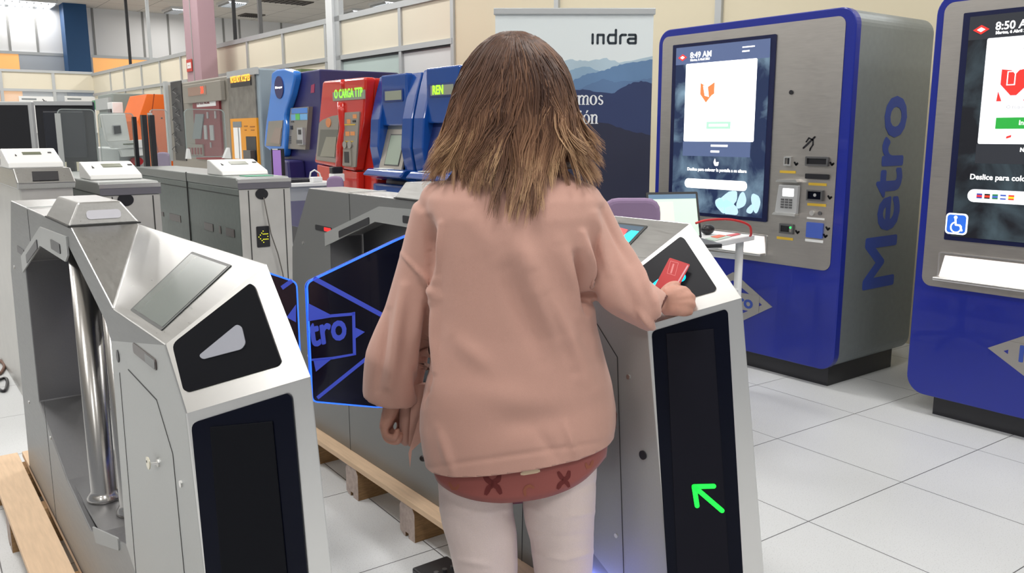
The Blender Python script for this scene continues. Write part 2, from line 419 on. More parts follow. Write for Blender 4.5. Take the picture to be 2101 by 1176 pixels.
for (xa, xb), y, lb in vis:
    A, B = pt(xa, y, z=5.03), pt(xb, y, z=5.03); A.y = B.y = (A.y+B.y)/2
    e = empty('ceiling_lamp', ((A.x+B.x)/2, A.y, 5.05), lb, 'lamp')
    MB().box((A.x, A.y-.5, 5.05), (B.x, A.y+.5, 5.12)).build('housing', M_WHITE, e)
    n = 9; b = MB()
    for i in range(n):
        xx = A.x+.06+(B.x-A.x-.12)*i/(n-1); b.box((xx-.012, A.y-.46, 5.0), (xx+.012, A.y+.46, 5.05))
    b.build('louvre', M_ALU, e)
    MB().box((A.x+.05, A.y-.46, 5.035), (B.x-.05, A.y+.46, 5.048)).build('diffuser', M_LAMP, e)
    l = bpy.data.lights.new('lamp_light', 'AREA'); l.shape = 'RECTANGLE'; l.size = 1.4; l.size_y = .8; l.energy = 26; l.color = (1, .975, .94)
    o = bpy.data.objects.new('lamp_light', l); COL.objects.link(o); o.location = ((A.x+B.x)/2, A.y, 4.98)
for (xa, xb), y, lb in (((532, 648), 4, 'dark square ceiling vent at the top, above the violet machine'), ((490, 542), 32, 'smaller brown ceiling vent beside the dark grey pole')):
    A, B = pt(xa, y, z=5.1), pt(xb, y, z=5.1); A.y = B.y = (A.y+B.y)/2
    e = empty('ceiling_vent', ((A.x+B.x)/2, A.y, 5.1), lb, 'vent')
    MB().box((A.x, A.y-.35, 5.09), (B.x, A.y+.35, 5.12)).build('frame', mat('vent_brown', (.12, .105, .09, 1), .7), e)
    b = MB()
    for i in range(8):
        xx = A.x+.08+(B.x-A.x-.16)*i/7; b.box((xx-.015, A.y-.3, 5.075), (xx+.015, A.y+.3, 5.09))
    b.build('slats', mat('vent_slat', (.07, .06, .055, 1), .7), e)

# ------------------------------------------------------------------ new ticket machines (blue front, brushed panel)
KR = 4.035
def nodes_screen(name, dark):
    M = bpy.data.materials.new(name); M.use_nodes = True; nt = M.node_tree; b = nt.nodes['Principled BSDF']; N = nt.nodes.new; L = nt.links.new
    tc = N('ShaderNodeTexCoord'); nz = N('ShaderNodeTexNoise'); nz.inputs['Scale'].default_value = 5; nz.inputs['Detail'].default_value = 6; nz.inputs['Distortion'].default_value = .6
    L(tc.outputs['Object'], nz.inputs[0]); cr = N('ShaderNodeValToRGB'); E_ = cr.color_ramp.elements
    E_[0].position = .42; E_[1].position = .72
    if dark: E_[0].color = rgb(22, 24, 30); E_[1].color = rgb(80, 98, 106)
    else: E_[0].color = rgb(34, 52, 92); E_[1].color = rgb(150, 182, 205)
    L(nz.outputs[0], cr.inputs[0]); b.inputs['Base Color'].default_value = (.01, .01, .012, 1); b.inputs['Roughness'].default_value = .2
    L(cr.outputs[0], b.inputs['Emission Color']); b.inputs['Emission Strength'].default_value = .8
    return M
M_SCR_A, M_SCR_B = nodes_screen('screen_picture_blue', False), nodes_screen('screen_picture_dark', True)
M_HDR = glow('screen_header', rgb(70, 84, 118), .9); M_HDRD = glow('screen_header_dark', rgb(32, 35, 42), .8)
M_LOGOR = glow('screen_red', rgb(226, 40, 34), 1.); M_LOGOO = glow('screen_orange', rgb(232, 110, 60), 1.)
M_GRN = glow('screen_green', rgb(30, 140, 50), 1.); M_GRNP = glow('screen_green_pale', rgb(150, 226, 170), 1.1)
M_PET = glow('screen_petal', rgb(165, 195, 208), .95); M_GRYT = glow('screen_grey_text', rgb(150, 150, 152), 1.)
M_BLULET = mat('blue_lettering', rgb(52, 78, 165), .45); M_DIA = mat('logo_steel', (.42, .40, .38, 1), .4, .8)
M_BEZ = mat('screen_bezel', rgb(20, 26, 66), .25)
def big_machine(al, label, late):
    W_ = 1.345
    e = empty('ticket_machine', (KR+.38, al-W_/2, 0), label, 'ticket machine', 'tall blue and steel ticket machines')
    k = PL((KR, al, 0), (0, -1, 0), Z)
    MB().box((KR+.05, al-.12, 0), (KR+.70, al-W_+.06, .11)).build('plinth', M_BLACK, e)
    # body shell: rounded outline pushed back
    body = k.poly('side_shell', rrect(.005, .105, W_-.005, 1.995, .085, 8), -.78, -.05, M_KSIDE, e, bevel=.004)
    k.poly('front_plate', rrect(0, .1, W_, 2.0, .09, 8), -.05, 0, M_BLUE, e, bevel=.006, seg=3)
    st = k.poly('steel_panel', rrect(.037, .645, 1.288, 1.957, .045, 6), 0, .004, M_KSTEEL, e)
    bz = k.rect('screen_bezel', (.13, .875, .878, 1.902), .004, .012, M_BEZ, e, rad=.006)
    sc = k.rect('screen', (.162, .895, .846, 1.882), .012, .0145, M_SCR_B if late else M_SCR_A, e)
    d = .0145
    k.rect('screen_header', (.162, 1.78, .846, 1.882), d, d+.001, M_HDRD if late else M_HDR, sc)
    k.rect('screen_card', (.245, 1.322, .765, 1.782), d, d+.0015, M_SCRW if not late else glow('screen_white_soft', rgb(238, 240, 246), 1.0), sc, rad=.008)
    k.rect('screen_band', (.24, 1.235, .745, 1.322), d, d+.001, M_HDRD if late else M_HDR, sc)
    lz = k.poly('screen_lozenge', [(.18, 1.822), (.215, 1.842), (.25, 1.822), (.215, 1.802)], d+.001, d+.002, M_LOGOR, sc)
    k.poly('screen_lozenge_centre', [(.197, 1.822), (.215, 1.832), (.233, 1.822), (.215, 1.812)], d+.002, d+.003, M_SCRT, sc)
    d2 = d+.002
    k.text('screen_clock', '8:50 AM' if late else '8:49 AM', .275, 1.815, .048, d2, M_SCRT, sc, bold=.0008)
    k.text('screen_date', 'Martes, 6 Abril 2021' if late else 'Martes, 6 Abril 2021', .278, 1.797, .018, d2, M_SCRT, sc, bold=.0006)
    if not late:
        k.rect('screen_mark', (.66, 1.845, .745, 1.852), d2, d2+.001, M_SCRT, sc); k.rect('screen_mark', (.66, 1.822, .71, 1.83), d2, d2+.001, M_SCRT, sc)
        lg = M_LOGOO; c = (.42, 1.61)
        k.poly('screen_logo', [(c[0]-.055, c[1]+.055), (c[0]-.055, c[1]-.01), (c[0]-.01, c[1]-.06), (c[0]+.03, c[1]-.02), (c[0]+.05, c[1]-.01), (c[0]+.05, c[1]+.055), (c[0], c[1]+.03)], d2, d2+.001, lg, sc)
        k.poly('screen_ticket', [(c[0]-.035, c[1]+.04), (c[0]-.02, c[1]-.02), (c[0]+.012, c[1]-.028), (c[0], c[1]+.035)], d2+.001, d2+.002, M_SCRT, sc)
        k.rect('screen_button', (.42, 1.395, .60, 1.438), d2, d2+.001, M_GRNP, sc); k.rect('screen_mark', (.44, 1.41, .58, 1.424), d2+.001, d2+.002, M_SCRT, sc)
        k.rect('screen_mark', (.46, 1.292, .585, 1.304), d2, d2+.001, M_SCRT, sc); k.rect('screen_mark', (.46, 1.258, .525, 1.27), d2, d2+.001, M_SCRT, sc)
        k.text('screen_line', 'Deslice para colocar la pantalla a su altura', .505, 1.147, .0262, d2, M_SCRT, sc, bold=.0007, align='CENTER')
        k.rect('screen_pill', (.265, 1.042, .735, 1.098), d, d+.0012, M_SCRW, sc, rad=.027)
    else:
        k.text('screen_line', 'Para comenzar', .505, 1.725, .036, d2, M_GRYT, sc, align='CENTER'); k.text('screen_line', 'tarjeta en', .505, 1.685, .036, d2, M_GRYT, sc, align='CENTER')
        c = (.375, 1.58)
        k.poly('screen_logo_card', rpoly([(c[0]-.085, c[1]+.045), (c[0]+.08, c[1]+.045), (c[0]+.075, c[1]-.075), (c[0]-.08, c[1]-.075)], .02), d2, d2+.0008, glow('screen_light', rgb(206, 208, 220), 1.), sc)
        k.poly('screen_logo', [(c[0]-.055, c[1]+.065), (c[0]-.012, c[1]+.058), (c[0]+.002, c[1]+.040), (c[0]+.018, c[1]+.058), (c[0]+.058, c[1]+.065), (c[0]+.060, c[1]+.0), (c[0]+.014, c[1]-.048), (c[0]-.010, c[1]-.048), (c[0]-.055, c[1]+.0)][::-1], d2+.001, d2+.002, M_LOGOR, sc)
        k.poly('screen_logo_fold', [(c[0]-.062, c[1]-.03), (c[0]-.045, c[1]-.072), (c[0]-.066, c[1]-.072)][::-1], d2+.001, d2+.002, M_LOGOR, sc); k.poly('screen_logo_fold', [(c[0]+.062, c[1]-.03), (c[0]+.066, c[1]-.072), (c[0]+.045, c[1]-.072)][::-1], d2+.001, d2+.002, M_LOGOR, sc)
        k.frame('screen_ticket', (c[0]-.03, c[1]-.005, c[0]+.005, c[1]+.055), .004, d2+.002, d2+.003, M_SCRT, sc)
        k.text('screen_line', 'O toque la pantalla para continuar', .505, 1.475, .022, d2, M_GRYT, sc, align='CENTER')
        k.rect('screen_button', (.315, 1.388, .695, 1.437), d2, d2+.001, M_GRN, sc)
        k.text('screen_line', 'Iniciar sin tarjeta', .505, 1.405, .028, d2+.001, M_SCRT, sc, bold=.0006, align='CENTER')
        k.poly('screen_ticket', [(.365, 1.345), (.385, 1.352), (.385, 1.362), (.365, 1.355)], d2, d2+.001, M_LOGOR, sc)
        k.text('screen_line', 'NO DEVUELVE', .505, 1.29, .024, d2, M_SCRT, sc, bold=.001, align='CENTER'); k.text('screen_line', 'CAMBIO', .505, 1.26, .021, d2, M_SCRT, sc, align='CENTER')
        k.text('screen_line', 'Deslice para colocar la pantalla', .225, 1.163, .034, d2, M_SCRT, sc, bold=.0006)
        k.rect('screen_pill', (.222, 1.06, .79, 1.118), d, d+.0012, glow('screen_white_soft', rgb(238, 240, 246), 1.), sc, rad=.028)
        for j, cc in enumerate((((40, 60, 140), (200, 40, 50)), ((20, 20, 20), (220, 50, 30)), ((30, 110, 60), (60, 90, 170)), ((40, 70, 160), (225, 225, 230)), ((200, 40, 30), (240, 190, 40)))):
            uu = .275+j*.034; k.rect('screen_flag', (uu-.012, 1.078, uu+.012, 1.1), d2, d2+.001, glow('flag%da' % j, rgb(*cc[0]), .9), sc)
            k.rect('screen_flag', (uu-.012, 1.084, uu+.012, 1.093), d2+.001, d2+.0018, glow('flag%db' % j, rgb(*cc[1]), .9), sc)
        k.rect('access_sign', (.135, .905, .235, 1.003), d2, d2+.002, M_SCRT, sc, rad=.018, label='blue wheelchair symbol in the screen corner')
        k.rect('access_sign_field', (.142, .912, .228, .996), d2+.002, d2+.003, glow('access_blue', rgb(30, 90, 190), .9), sc, rad=.014)
        stroke('access_figure', k, [(.18, .975), (.183, .95), (.203, .948), (.212, .925)], .008, d2+.003, d2+.004, M_SCRT, sc)
        stroke('access_wheel', k, [(.185+.024*cos(t), .938+.024*sin(t)) for t in [i*.42+1.9 for i in range(12)]], .006, d2+.003, d2+.004, M_SCRT, sc)
        k.poly('access_head', circ(.18, .984, .008, 14), d2+.003, d2+.004, M_SCRT, sc)
    # the pointing hand icon
    k.poly('screen_hand', rpoly([(.485, 1.2), (.495, 1.225), (.503, 1.2), (.525, 1.205), (.52, 1.18), (.495, 1.18)], .006), d2, d2+.001, M_SCRT, sc)
    # pale orchid petals of the screen picture
    pb = MB()
    for cx_, cy_, ax, ay, rt in ((.60, .985, .085, .04, .5), (.62, .93, .06, .045, -.7), (.70, .985, .05, .03, 1.2), (.55, .95, .05, .03, 2.2), (.80, .98, .03, .055, .2), (.765, .94, .03, .02, .9)):
        pts = []
        for i in range(20):
            t = 2*pi*i/20; rr = 1+.12*sin(3*t+cx_*9); x_, y_ = ax*rr*cos(t), ay*rr*sin(t)
            u_, v_ = cx_+x_*cos(rt)-y_*sin(rt), cy_+x_*sin(rt)+y_*cos(rt); pts.append(k.at(min(max(u_, .165), .843), min(max(v_, .9), 1.04), d))
        pb.prism(pts, k.n*.0008)
    pb.build('screen_petals', M_PET if not late else glow('screen_petal_dim', rgb(92, 112, 118), .8), sc)
    # controls
    f = .004
    k.poly('camera_dot', circ(.99, 1.588, .012, 18), f, .01, M_BLACK, e)
    ic = stroke('hearing_loop_sign', k, [(1.085, 1.292), (1.15, 1.35)], .01, f, .006, M_BLACK, e)
    stroke('hearing_loop_ear', k, [(1.10, 1.325), (1.115, 1.345), (1.14, 1.335), (1.142, 1.31), (1.128, 1.29), (1.125, 1.28)], .008, f, .006, M_BLACK, ic)
    c1 = k.frame('coin_slot', (.975, 1.195, 1.02, 1.245), .008, f, .02, M_STEELB, e); k.rect('slot', (.992, 1.20, 1.003, 1.24), f, .008, M_BLACK, c1)
    for (a_, b_, c_, d_) in ((.945, 1.154, 1.045, 1.168), (1.13, 1.095, 1.238, 1.109), (1.13, .986, 1.242, 1.0), (.948, .787, 1.052, .801)):
        k.rect('yellow_strip', (a_, b_, c_, d_), f, .007, M_YEL, e)
    k.rect('pale_strip', (1.133, .915, 1.238, .924), f, .007, M_WHITE, e); k.rect('pale_strip', (1.13, .792, 1.238, .806), f, .007, M_WHITE, e)
    s1 = k.frame('banknote_slot', (1.108, 1.198, 1.245, 1.248), .01, f, .018, M_DARKST, e, rad=.005); k.rect('slot_mouth', (1.115, 1.205, 1.238, 1.24), f, .009, M_BLACK, s1)
    k.rect('receipt_slot', (1.112, 1.13, 1.25, 1.157), f, .016, M_BLACK, e, rad=.004)
    pp = k.poly('card_terminal', rpoly([(.94, .935), (1.078, .935), (1.082, 1.092), (.958, 1.092)], .008), f, .03, M_SILV, e, bevel=.004)
    k.rect('terminal_screen', (.988, 1.03, 1.058, 1.073), .03, .032, M_SCRW, pp, rad=.004)
    kb = MB()
    for i in range(3):
        for j in range(4):
            u_, v_ = .98+i*.026, .965+j*.014; kb.prism([k.at(u_, v_, .03), k.at(u_+.019, v_, .03), k.at(u_+.019, v_+.009, .03), k.at(u_, v_+.009, .03)], k.n*.003)
    kb.build('terminal_keypad', M_DARKST, pp)
    k.poly('terminal_hood', rpoly([(.945, 1.107), (1.085, 1.107), (1.075, 1.125), (.955, 1.118)], .006), f, .045, M_STEELB, e)
    k.poly('terminal_foot', rpoly([(.93, .925), (1.08, .925), (1.078, .938), (.94, .938)], .004), f, .04, M_STEELB, e)
    rd_ = k.frame('contactless_reader', (1.13, 1.015, 1.225, 1.072), .008, f, .022, M_DARKST, e); k.rect('reader_glass', (1.137, 1.022, 1.217, 1.065), f, .014, M_BLACKG, rd_); k.poly('reader_light', circ(1.178, 1.045, .009, 14), .014, .016, M_SILV, rd_)
    k.poly('steel_button', circ(1.165, .948, .014, 16), f, .016, M_STEELB, e); k.poly('lock', circ(1.21, .95, .011, 16), f, .01, M_DARKST, e)
    cs = k.frame('card_slot', (.965, .822, 1.055, .876), .01, f, .014, M_DARKST, e); k.rect('slot_mouth', (.975, .832, 1.02, .866), f, .01, M_BLACK, cs); k.poly('green_light', circ(1.035, .858, .006, 12), f, .012, glow('green_led', rgb(60, 220, 110), 1.4), cs)
    k.rect('blue_reader', (1.135, .815, 1.235, .898), f, .012, mat('reader_blue', rgb(66, 92, 178), .3), e, rad=.006)
    for (u_, v_) in ((1.262, 1.21), (1.045, 1.205), (1.262, 1.035), (1.078, .835), (1.262, .87), (1.25, .83)):
        stroke('hand_symbol', k, [(u_-.01, v_+.008), (u_, v_-.004), (u_+.008, v_+.004)], .011, f, .0055, M_BLACK, e)
    # lit dispensing tray
    M_TRAY = mat('lit_tray', (.75, .73, .72, 1), .35, em=rgb(238, 228, 224), es=.75)
    tb = k.frame('tray', (.112, .682, .885, .815 if late else .80), .006, f, .012, M_STEELB, e, rad=.008)
    k.poly('tray_light', [(.12, .70), (.878, .70), (.862, .80), (.14, .80)], f, .008, M_TRAY, tb)
    k.rect('tray_lip', (.115, .684, .882, .70), f, .06, M_STEELB, tb, bevel=.004)
    # lozenge logo on the lower front
    c = (.655, .395)
    lo = k.poly('lozenge_logo', [(c[0]-.285, c[1]), (c[0], c[1]+.165), (c[0]+.285, c[1]), (c[0], c[1]-.165)], 0, .003, M_DIA, e)
    k.poly('lozenge_core', [(c[0]-.215, c[1]), (c[0], c[1]+.115), (c[0]+.215, c[1]), (c[0], c[1]-.115)], .003, .004, M_BLUE, lo)
    k.rect('name_plate', (c[0]-.195, c[1]-.05, c[0]+.195, c[1]+.05), .004, .005, M_DIA, lo)
    k.text('lettering', 'Metro', c[0], c[1]-.033, .105, .0055, M_BLULET, lo, bold=.003, align='CENTER', sx=1.15)
    # tall lettering on the side that faces the camera
    sd = PL((KR, al-W_+.005, 0), (1, 0, 0), Z)
    k2 = sd
    k2.text('side_lettering', 'Metro', .545, .50, .44, .001, M_BLULET, body, rot=pi/2, bold=.010, sx=.96)
    return e
big_machine(3.839, 'tall blue ticket machine with pale bright screen showing 8:49, beside the roll-up banner', False)
big_machine(2.09, 'tall blue ticket machine whose dark screen shows 8:50 and a wheelchair symbol', True)

# ------------------------------------------------------------------ roll-up banner
B1, B2 = pt(1016, 30, t=4.42), pt(1342, 5, t=4.42)
bu = Vector((B2.x-B1.x, B2.y-B1.y, 0)); BW = bu.length
bn = PL((B1.x, B1.y, 0), bu, Z)
M_BANT = mat('banner_sky', rgb(222, 230, 232), .5)
eb = empty('roll_up_banner', (*(bn.at(BW/2, 0)[:2]), 0), 'tall roll-up banner printed with dark blue mountains and a short wordmark', 'banner')
BH = bn.px(1180, 18)[1]
bn.rect('print', (0, .09, BW, BH-.02), -.003, 0, M_BANT, eb)
bn.rect('top_rail', (-.008, BH-.03, BW+.008, BH+.003), -.012, .012, M_ALU, eb, bevel=.004)
bn.rect('base', (-.02, 0, BW+.02, .09), -.08, .08, M_ALU, eb, bevel=.02)
bn.rect('support_pole', (BW/2-.01, .05, BW/2+.01, 1.95), -.03, -.012, M_ALU, eb)
def ridge(name, pts, depth, colr, seed):
    rnd = random.Random(seed); uv = [bn.px(*p) for p in pts]; out = []
    for (a, b) in zip(uv, uv[1:]):
        for i in range(6):
            t = i/6; out.append((a[0]+(b[0]-a[0])*t, a[1]+(b[1]-a[1])*t+rnd.uniform(-.004, .004)))
    out.append(uv[-1])
    out = [(min(max(u, 0), BW), v) for u, v in out]
    pl_ = [(0, .09)]+[(0, out[0][1])]+out+[(BW, out[-1][1]), (BW, .09)]
    bn.poly('printed_mountains', pl_[::-1], 0, depth, mat(name, colr, .5, noise=(3, .12, (1, 1, 1))), eb)
ridge('ridge_palest', [(1016, 160), (1170, 122), (1200, 125), (1245, 120), (1270, 128), (1342, 115)], .0006, rgb(176, 198, 212), 1)
ridge('ridge_pale', [(1016, 175), (1160, 150), (1180, 140), (1210, 137), (1235, 148), (1342, 125)], .0010, rgb(140, 170, 196), 2)
ridge('ridge_mid', [(1016, 190), (1175, 165), (1205, 152), (1240, 145), (1262, 135), (1290, 130), (1342, 122)], .0014, rgb(98, 132, 172), 3)
ridge('ridge_blue', [(1016, 230), (1170, 190), (1205, 175), (1235, 162), (1260, 168), (1300, 165), (1342, 160)], .0018, rgb(90, 120, 160), 9)
ridge('ridge_navy', [(1016, 200), (1130, 178), (1180, 183), (1210, 186), (1255, 193), (1290, 172), (1315, 167), (1342, 172)], .0022, rgb(42, 56, 98), 4)
ridge('ridge_black', [(1016, 240), (1160, 250), (1200, 245), (1240, 252), (1290, 268), (1342, 278)], .0026, rgb(36, 40, 64), 5)
# wordmark: squared strokes
M_WM = mat('wordmark_ink', rgb(40, 52, 62), .5)
uA, vA = bn.px(1213, 92); uB, vB = bn.px(1306, 86); H_ = .045; s_ = .0125
vA = (vA+vB)/2; wl = (uB-uA)
def L_(u, pts): return [(uA+u*wl+p[0]*wl, vA+p[1]*H_) for p in pts]
for seg in ([(0.03, 0), (.03, 1)], ):
    stroke('wordmark_letter', bn, L_(0, seg), s_, .0005, .0012, M_WM, eb)
stroke('wordmark_letter', bn, L_(.14, [(0, 0), (0, .95), (.13, .95), (.13, 0)]), s_, .0005, .0012, M_WM, eb)
stroke('wordmark_letter', bn, L_(.37, [(.17, 1.5), (.17, .02), (.03, .02), (0, .3), (0, .7), (.03, .95), (.17, .95)]), s_, .0005, .0012, M_WM, eb)
stroke('wordmark_letter', bn, L_(.64, [(0, 0), (0, .8), (.03, .95), (.12, .95)]), s_, .0005, .0012, M_WM, eb)
stroke('wordmark_letter', bn, L_(.81, [(0.02, .95), (.16, .95), (.17, .8), (.17, .02), (.03, .02), (0, .15), (0, .4), (.03, .52), (.17, .52)]), s_, .0005, .0012, M_WM, eb)
M_SLO = mat('slogan_white', (.80, .82, .84, 1), .5)
def serif_word(word, xr, yb, h):
    """bold serif lower-case letters drawn from stems, bowls and slabs; returns one mesh, right aligned at the photo point"""
    D0, D1 = .003, .0038
    polys = []
    def stem(x, flag=True, hh=1.):
        polys.append([(x, 0), (x+.20, 0), (x+.20, hh), (x, hh)]); polys.append([(x-.09, 0), (x+.29, 0), (x+.29, .075), (x-.09, .075)])
        if flag: polys.append([(x-.11, hh-.10), (x+.02, hh-.14), (x+.02, hh), (x-.11, hh-.03)])
    def arc(cx, cy, ro, so, ri, si, a0, a1, n=22):
        for i in range(n):
            t, u = a0+(a1-a0)*i/n, a0+(a1-a0)*(i+1)/n
            polys.append([(cx+ro*cos(t), cy+so*sin(t)), (cx+ro*cos(u), cy+so*sin(u)), (cx+ri*cos(u), cy+si*sin(u)), (cx+ri*cos(t), cy+si*sin(t))])
    x = 0
    for ch in word:
        if ch in 'nm':
            stem(x)
            for k in range(2 if ch == 'm' else 1):
                arc(x+.40, .68, .28, .35, .14, .20, 0, pi*.93, 14); x += .46; polys.append([(x, .04), (x+.20, .04), (x+.20, .70), (x, .70)]); polys.append([(x-.08, 0), (x+.29, 0), (x+.29, .075), (x-.08, .075)])
            x += .40
        elif ch == 'i': stem(x); polys.append(circ(x+.09, 1.30, .12, 14)); x += .40
        elif ch in 'o\u00f3':
            arc(x+.33, .5, .42, .53, .20, .45, 0, 2*pi, 30)
            if ch != 'o': polys.append([(x+.26, 1.14), (x+.36, 1.12), (x+.56, 1.42), (x+.36, 1.44)])
            x += .86
        elif ch == 'c': arc(x+.34, .5, .42, .53, .20, .44, .85, 2*pi-.75, 24); polys.append(circ(x+.58, .80, .12, 12)); x += .74
        elif ch == 's':
            arc(x+.26, .74, .27, .28, .10, .19, .5, pi*1.45, 14); arc(x+.26, .27, .29, .29, .11, .19, -pi*.9, pi*.48, 14)
            polys.append([(x+.06, .58), (x+.16, .68), (x+.44, .42), (x+.34, .34)]); x += .62
    u, v = bn.px(xr, yb); sc = h; b = MB()
    for i, p in enumerate(polys):
        ar = sum(a_[0]*c_[1]-b2*0-c_[0]*a_[1] for a_, c_, b2 in zip(p, p[1:]+p[:1], [0]*len(p)))
        if ar < 0: p = p[::-1]
        b.prism([bn.at(u+(q[0]-x+.1)*sc, v+q[1]*sc, D0) for q in p], bn.n*(D1-D0+.00002*(i % 9)))
    b.build('slogan', M_SLO, eb)
serif_word('mos', 1237, 215, .049); serif_word('ci\u00f3n', 1227, 254, .049)
# ------------------------------------------------------------------ scene continues
# ------------------------------------------------------------------ the two new gates
GW = .15
def gate(r0, label, kind):
    """slim steel gate running along +Y; r0 = X of its left face"""
    r1 = r0+GW; B0 = .144
    def Lp(a, z): return Vector((r0, a, z))
    def Rp(a, z): return Vector((r1, a, z))
    e = empty('ticket_gate', (r0+GW/2, 2.35, B0), label, 'ticket gate', 'slim steel gates with black glass wings')
    lo = dict(L=[(1.25, B0), (1.345, .937), (1.477, 1.03), (1.81, 1.027), (2.19, 1.16), (3.22, 1.16), (3.42, .90), (3.50, B0)],
              R=[(1.06, B0), (1.195, 1.007), (1.355, 1.163), (1.775, 1.161), (2.19, 1.16), (3.22, 1.16), (3.42, .90), (3.50, B0)])
    L, R = [Lp(*p) for p in lo['L']], [Rp(*p) for p in lo['R']]
    # keep the three front facets flat
    def solve(P0, P1, P2, Q, ax):
        n = (P1-P0).cross(P2-P0); q = Q.copy(); q[ax] = P0[ax]-((q[(ax+1) % 3]-P0[(ax+1) % 3])*n[(ax+1) % 3]+(q[(ax+2) % 3]-P0[(ax+2) % 3])*n[(ax+2) % 3])/n[ax]; return q
    L[2] = solve(L[1], R[1], R[2], L[2], 1); L[0] = solve(L[1], R[1], R[0], L[0], 1); L[3] = solve(L[2], R[2], R[3], L[3], 2)
    H = [(1.89, .492), (1.875, .75), (1.86, .955), (1.90, .99), (2.26, 1.118), (2.61, 1.114), (3.04, .98), (3.05, .516), (2.63, .388), (2.32, .354)]
    b = MB()
    def ring(outer, X, flip):
        O = [outer[0], outer[1], outer[2], outer[3], outer[4], outer[5], outer[6], outer[7], Vector((X, 2.63, B0)), Vector((X, 2.32, B0))]
        ov = [b.bm.verts.new(p) for p in O]; hv = [b.bm.verts.new((X, *h)) for h in H]
        n = len(ov)
        for i in range(n):
            b.mi = 1 if i in (0, 1) else 0
            b._f([ov[i], ov[(i+1) % n], hv[(i+1) % n], hv[i]])
        return ov, hv
    lv, lh = ring(L, r0, 0); rv, rh = ring(R, r1, 1)
    n = len(lv)
    for i in range(n):
        b.mi = 2 if i in (0, 1) else (3 if i in (2, 3, 4) else 0)
        if i == 3:      # warped step: two triangles
            b._f([lv[3], lv[4], rv[4]]); b._f([lv[3], rv[4], rv[3]])
        else:
            b._f([lv[i], lv[(i+1) % n], rv[(i+1) % n], rv[i]])
    for i in range(n):
        b.mi = 0 if i in (3, 4, 5, 0, 1, 2) else 4
        b._f([lh[i], lh[(i+1) % n], rh[(i+1) % n], rh[i]])
    body = b.build('body', [M_SIDE, M_DOORP, M_STEELB, M_STEEL, M_DARKST], e, bevel=.003)
    side = PL((r0, 0, 0), (0, -1, 0), Z)      # u = -a
    f0 = PL(L[1], R[1]-L[1], L[0]-L[1]); f0 = PL(L[0], R[0]-L[0], L[1]-L[0])
    # frames of the facets (v up the facet)
    def facet(i):
        return PL(L[i], R[i]-L[i], L[i+1]-L[i])
    fa, fb, fc = PL(L[1], R[1]-L[1], L[0]-L[1]), PL(L[1], R[1]-L[1], L[2]-L[1]), PL(L[2], R[2]-L[2], L[3]-L[2])
    if fa.n.y > 0: fa.n = -fa.n
    if fb.n.y > 0: fb.n = -fb.n
    if fc.n.z < 0: fc.n = -fc.n
    return e, body, side, fa, fb, fc, L, R
Lg = gate(.36, 'slim steel ticket gate at the front left with a dark blank screen', 'a')
Rg = gate(1.40, 'slim steel ticket gate with green arrow, where the woman taps her card', 'b')
# outlines measured once on the left gate and reused on the other one
fa, fb, fc = Lg[3:6]
T_HEX = fb.pxs((355, 707), (515, 582), (524, 589), (578, 742), (571, 751), (386, 805), (378, 800))
T_LENS = fb.pxs((411, 731), (489, 667), (499, 672), (507, 706), (499, 718), (419, 739))
T_SCR = fc.pxs((268, 637), (395, 517), (476, 545), (332, 679))
T_LOW = fa.pxs((394, 868), (592, 806), (600, 815), (632, 1176), (424, 1176))
T_IN = fa.pxs((434, 875), (562, 863), (592, 1176), (458, 1176))
def ext(p, q, vmin):      # run an edge on until v = vmin
    t = (vmin-p[1])/(q[1]-p[1]); return (p[0]+(q[0]-p[0])*t, vmin)
vb = .76      # v grows downwards on the lower facet
T_LOW = [T_LOW[0], T_LOW[1], T_LOW[2], ext(T_LOW[2], T_LOW[3], vb), ext(T_LOW[0], T_LOW[4], vb)]
T_IN = [T_IN[0], T_IN[1], ext(T_IN[1], T_IN[2], vb-.02), ext(T_IN[0], T_IN[3], vb-.02)]
M_LENS = mat('reader_lens', rgb(150, 152, 162), .35)
M_LENSON = glow('reader_lens_lit', (.0, .62, 1, 1), 2.2)
M_DISP = mat('blank_display', rgb(96, 106, 104), .22, coat=.4)
M_DISPF = mat('display_surround', (.045, .05, .05, 1), .4)
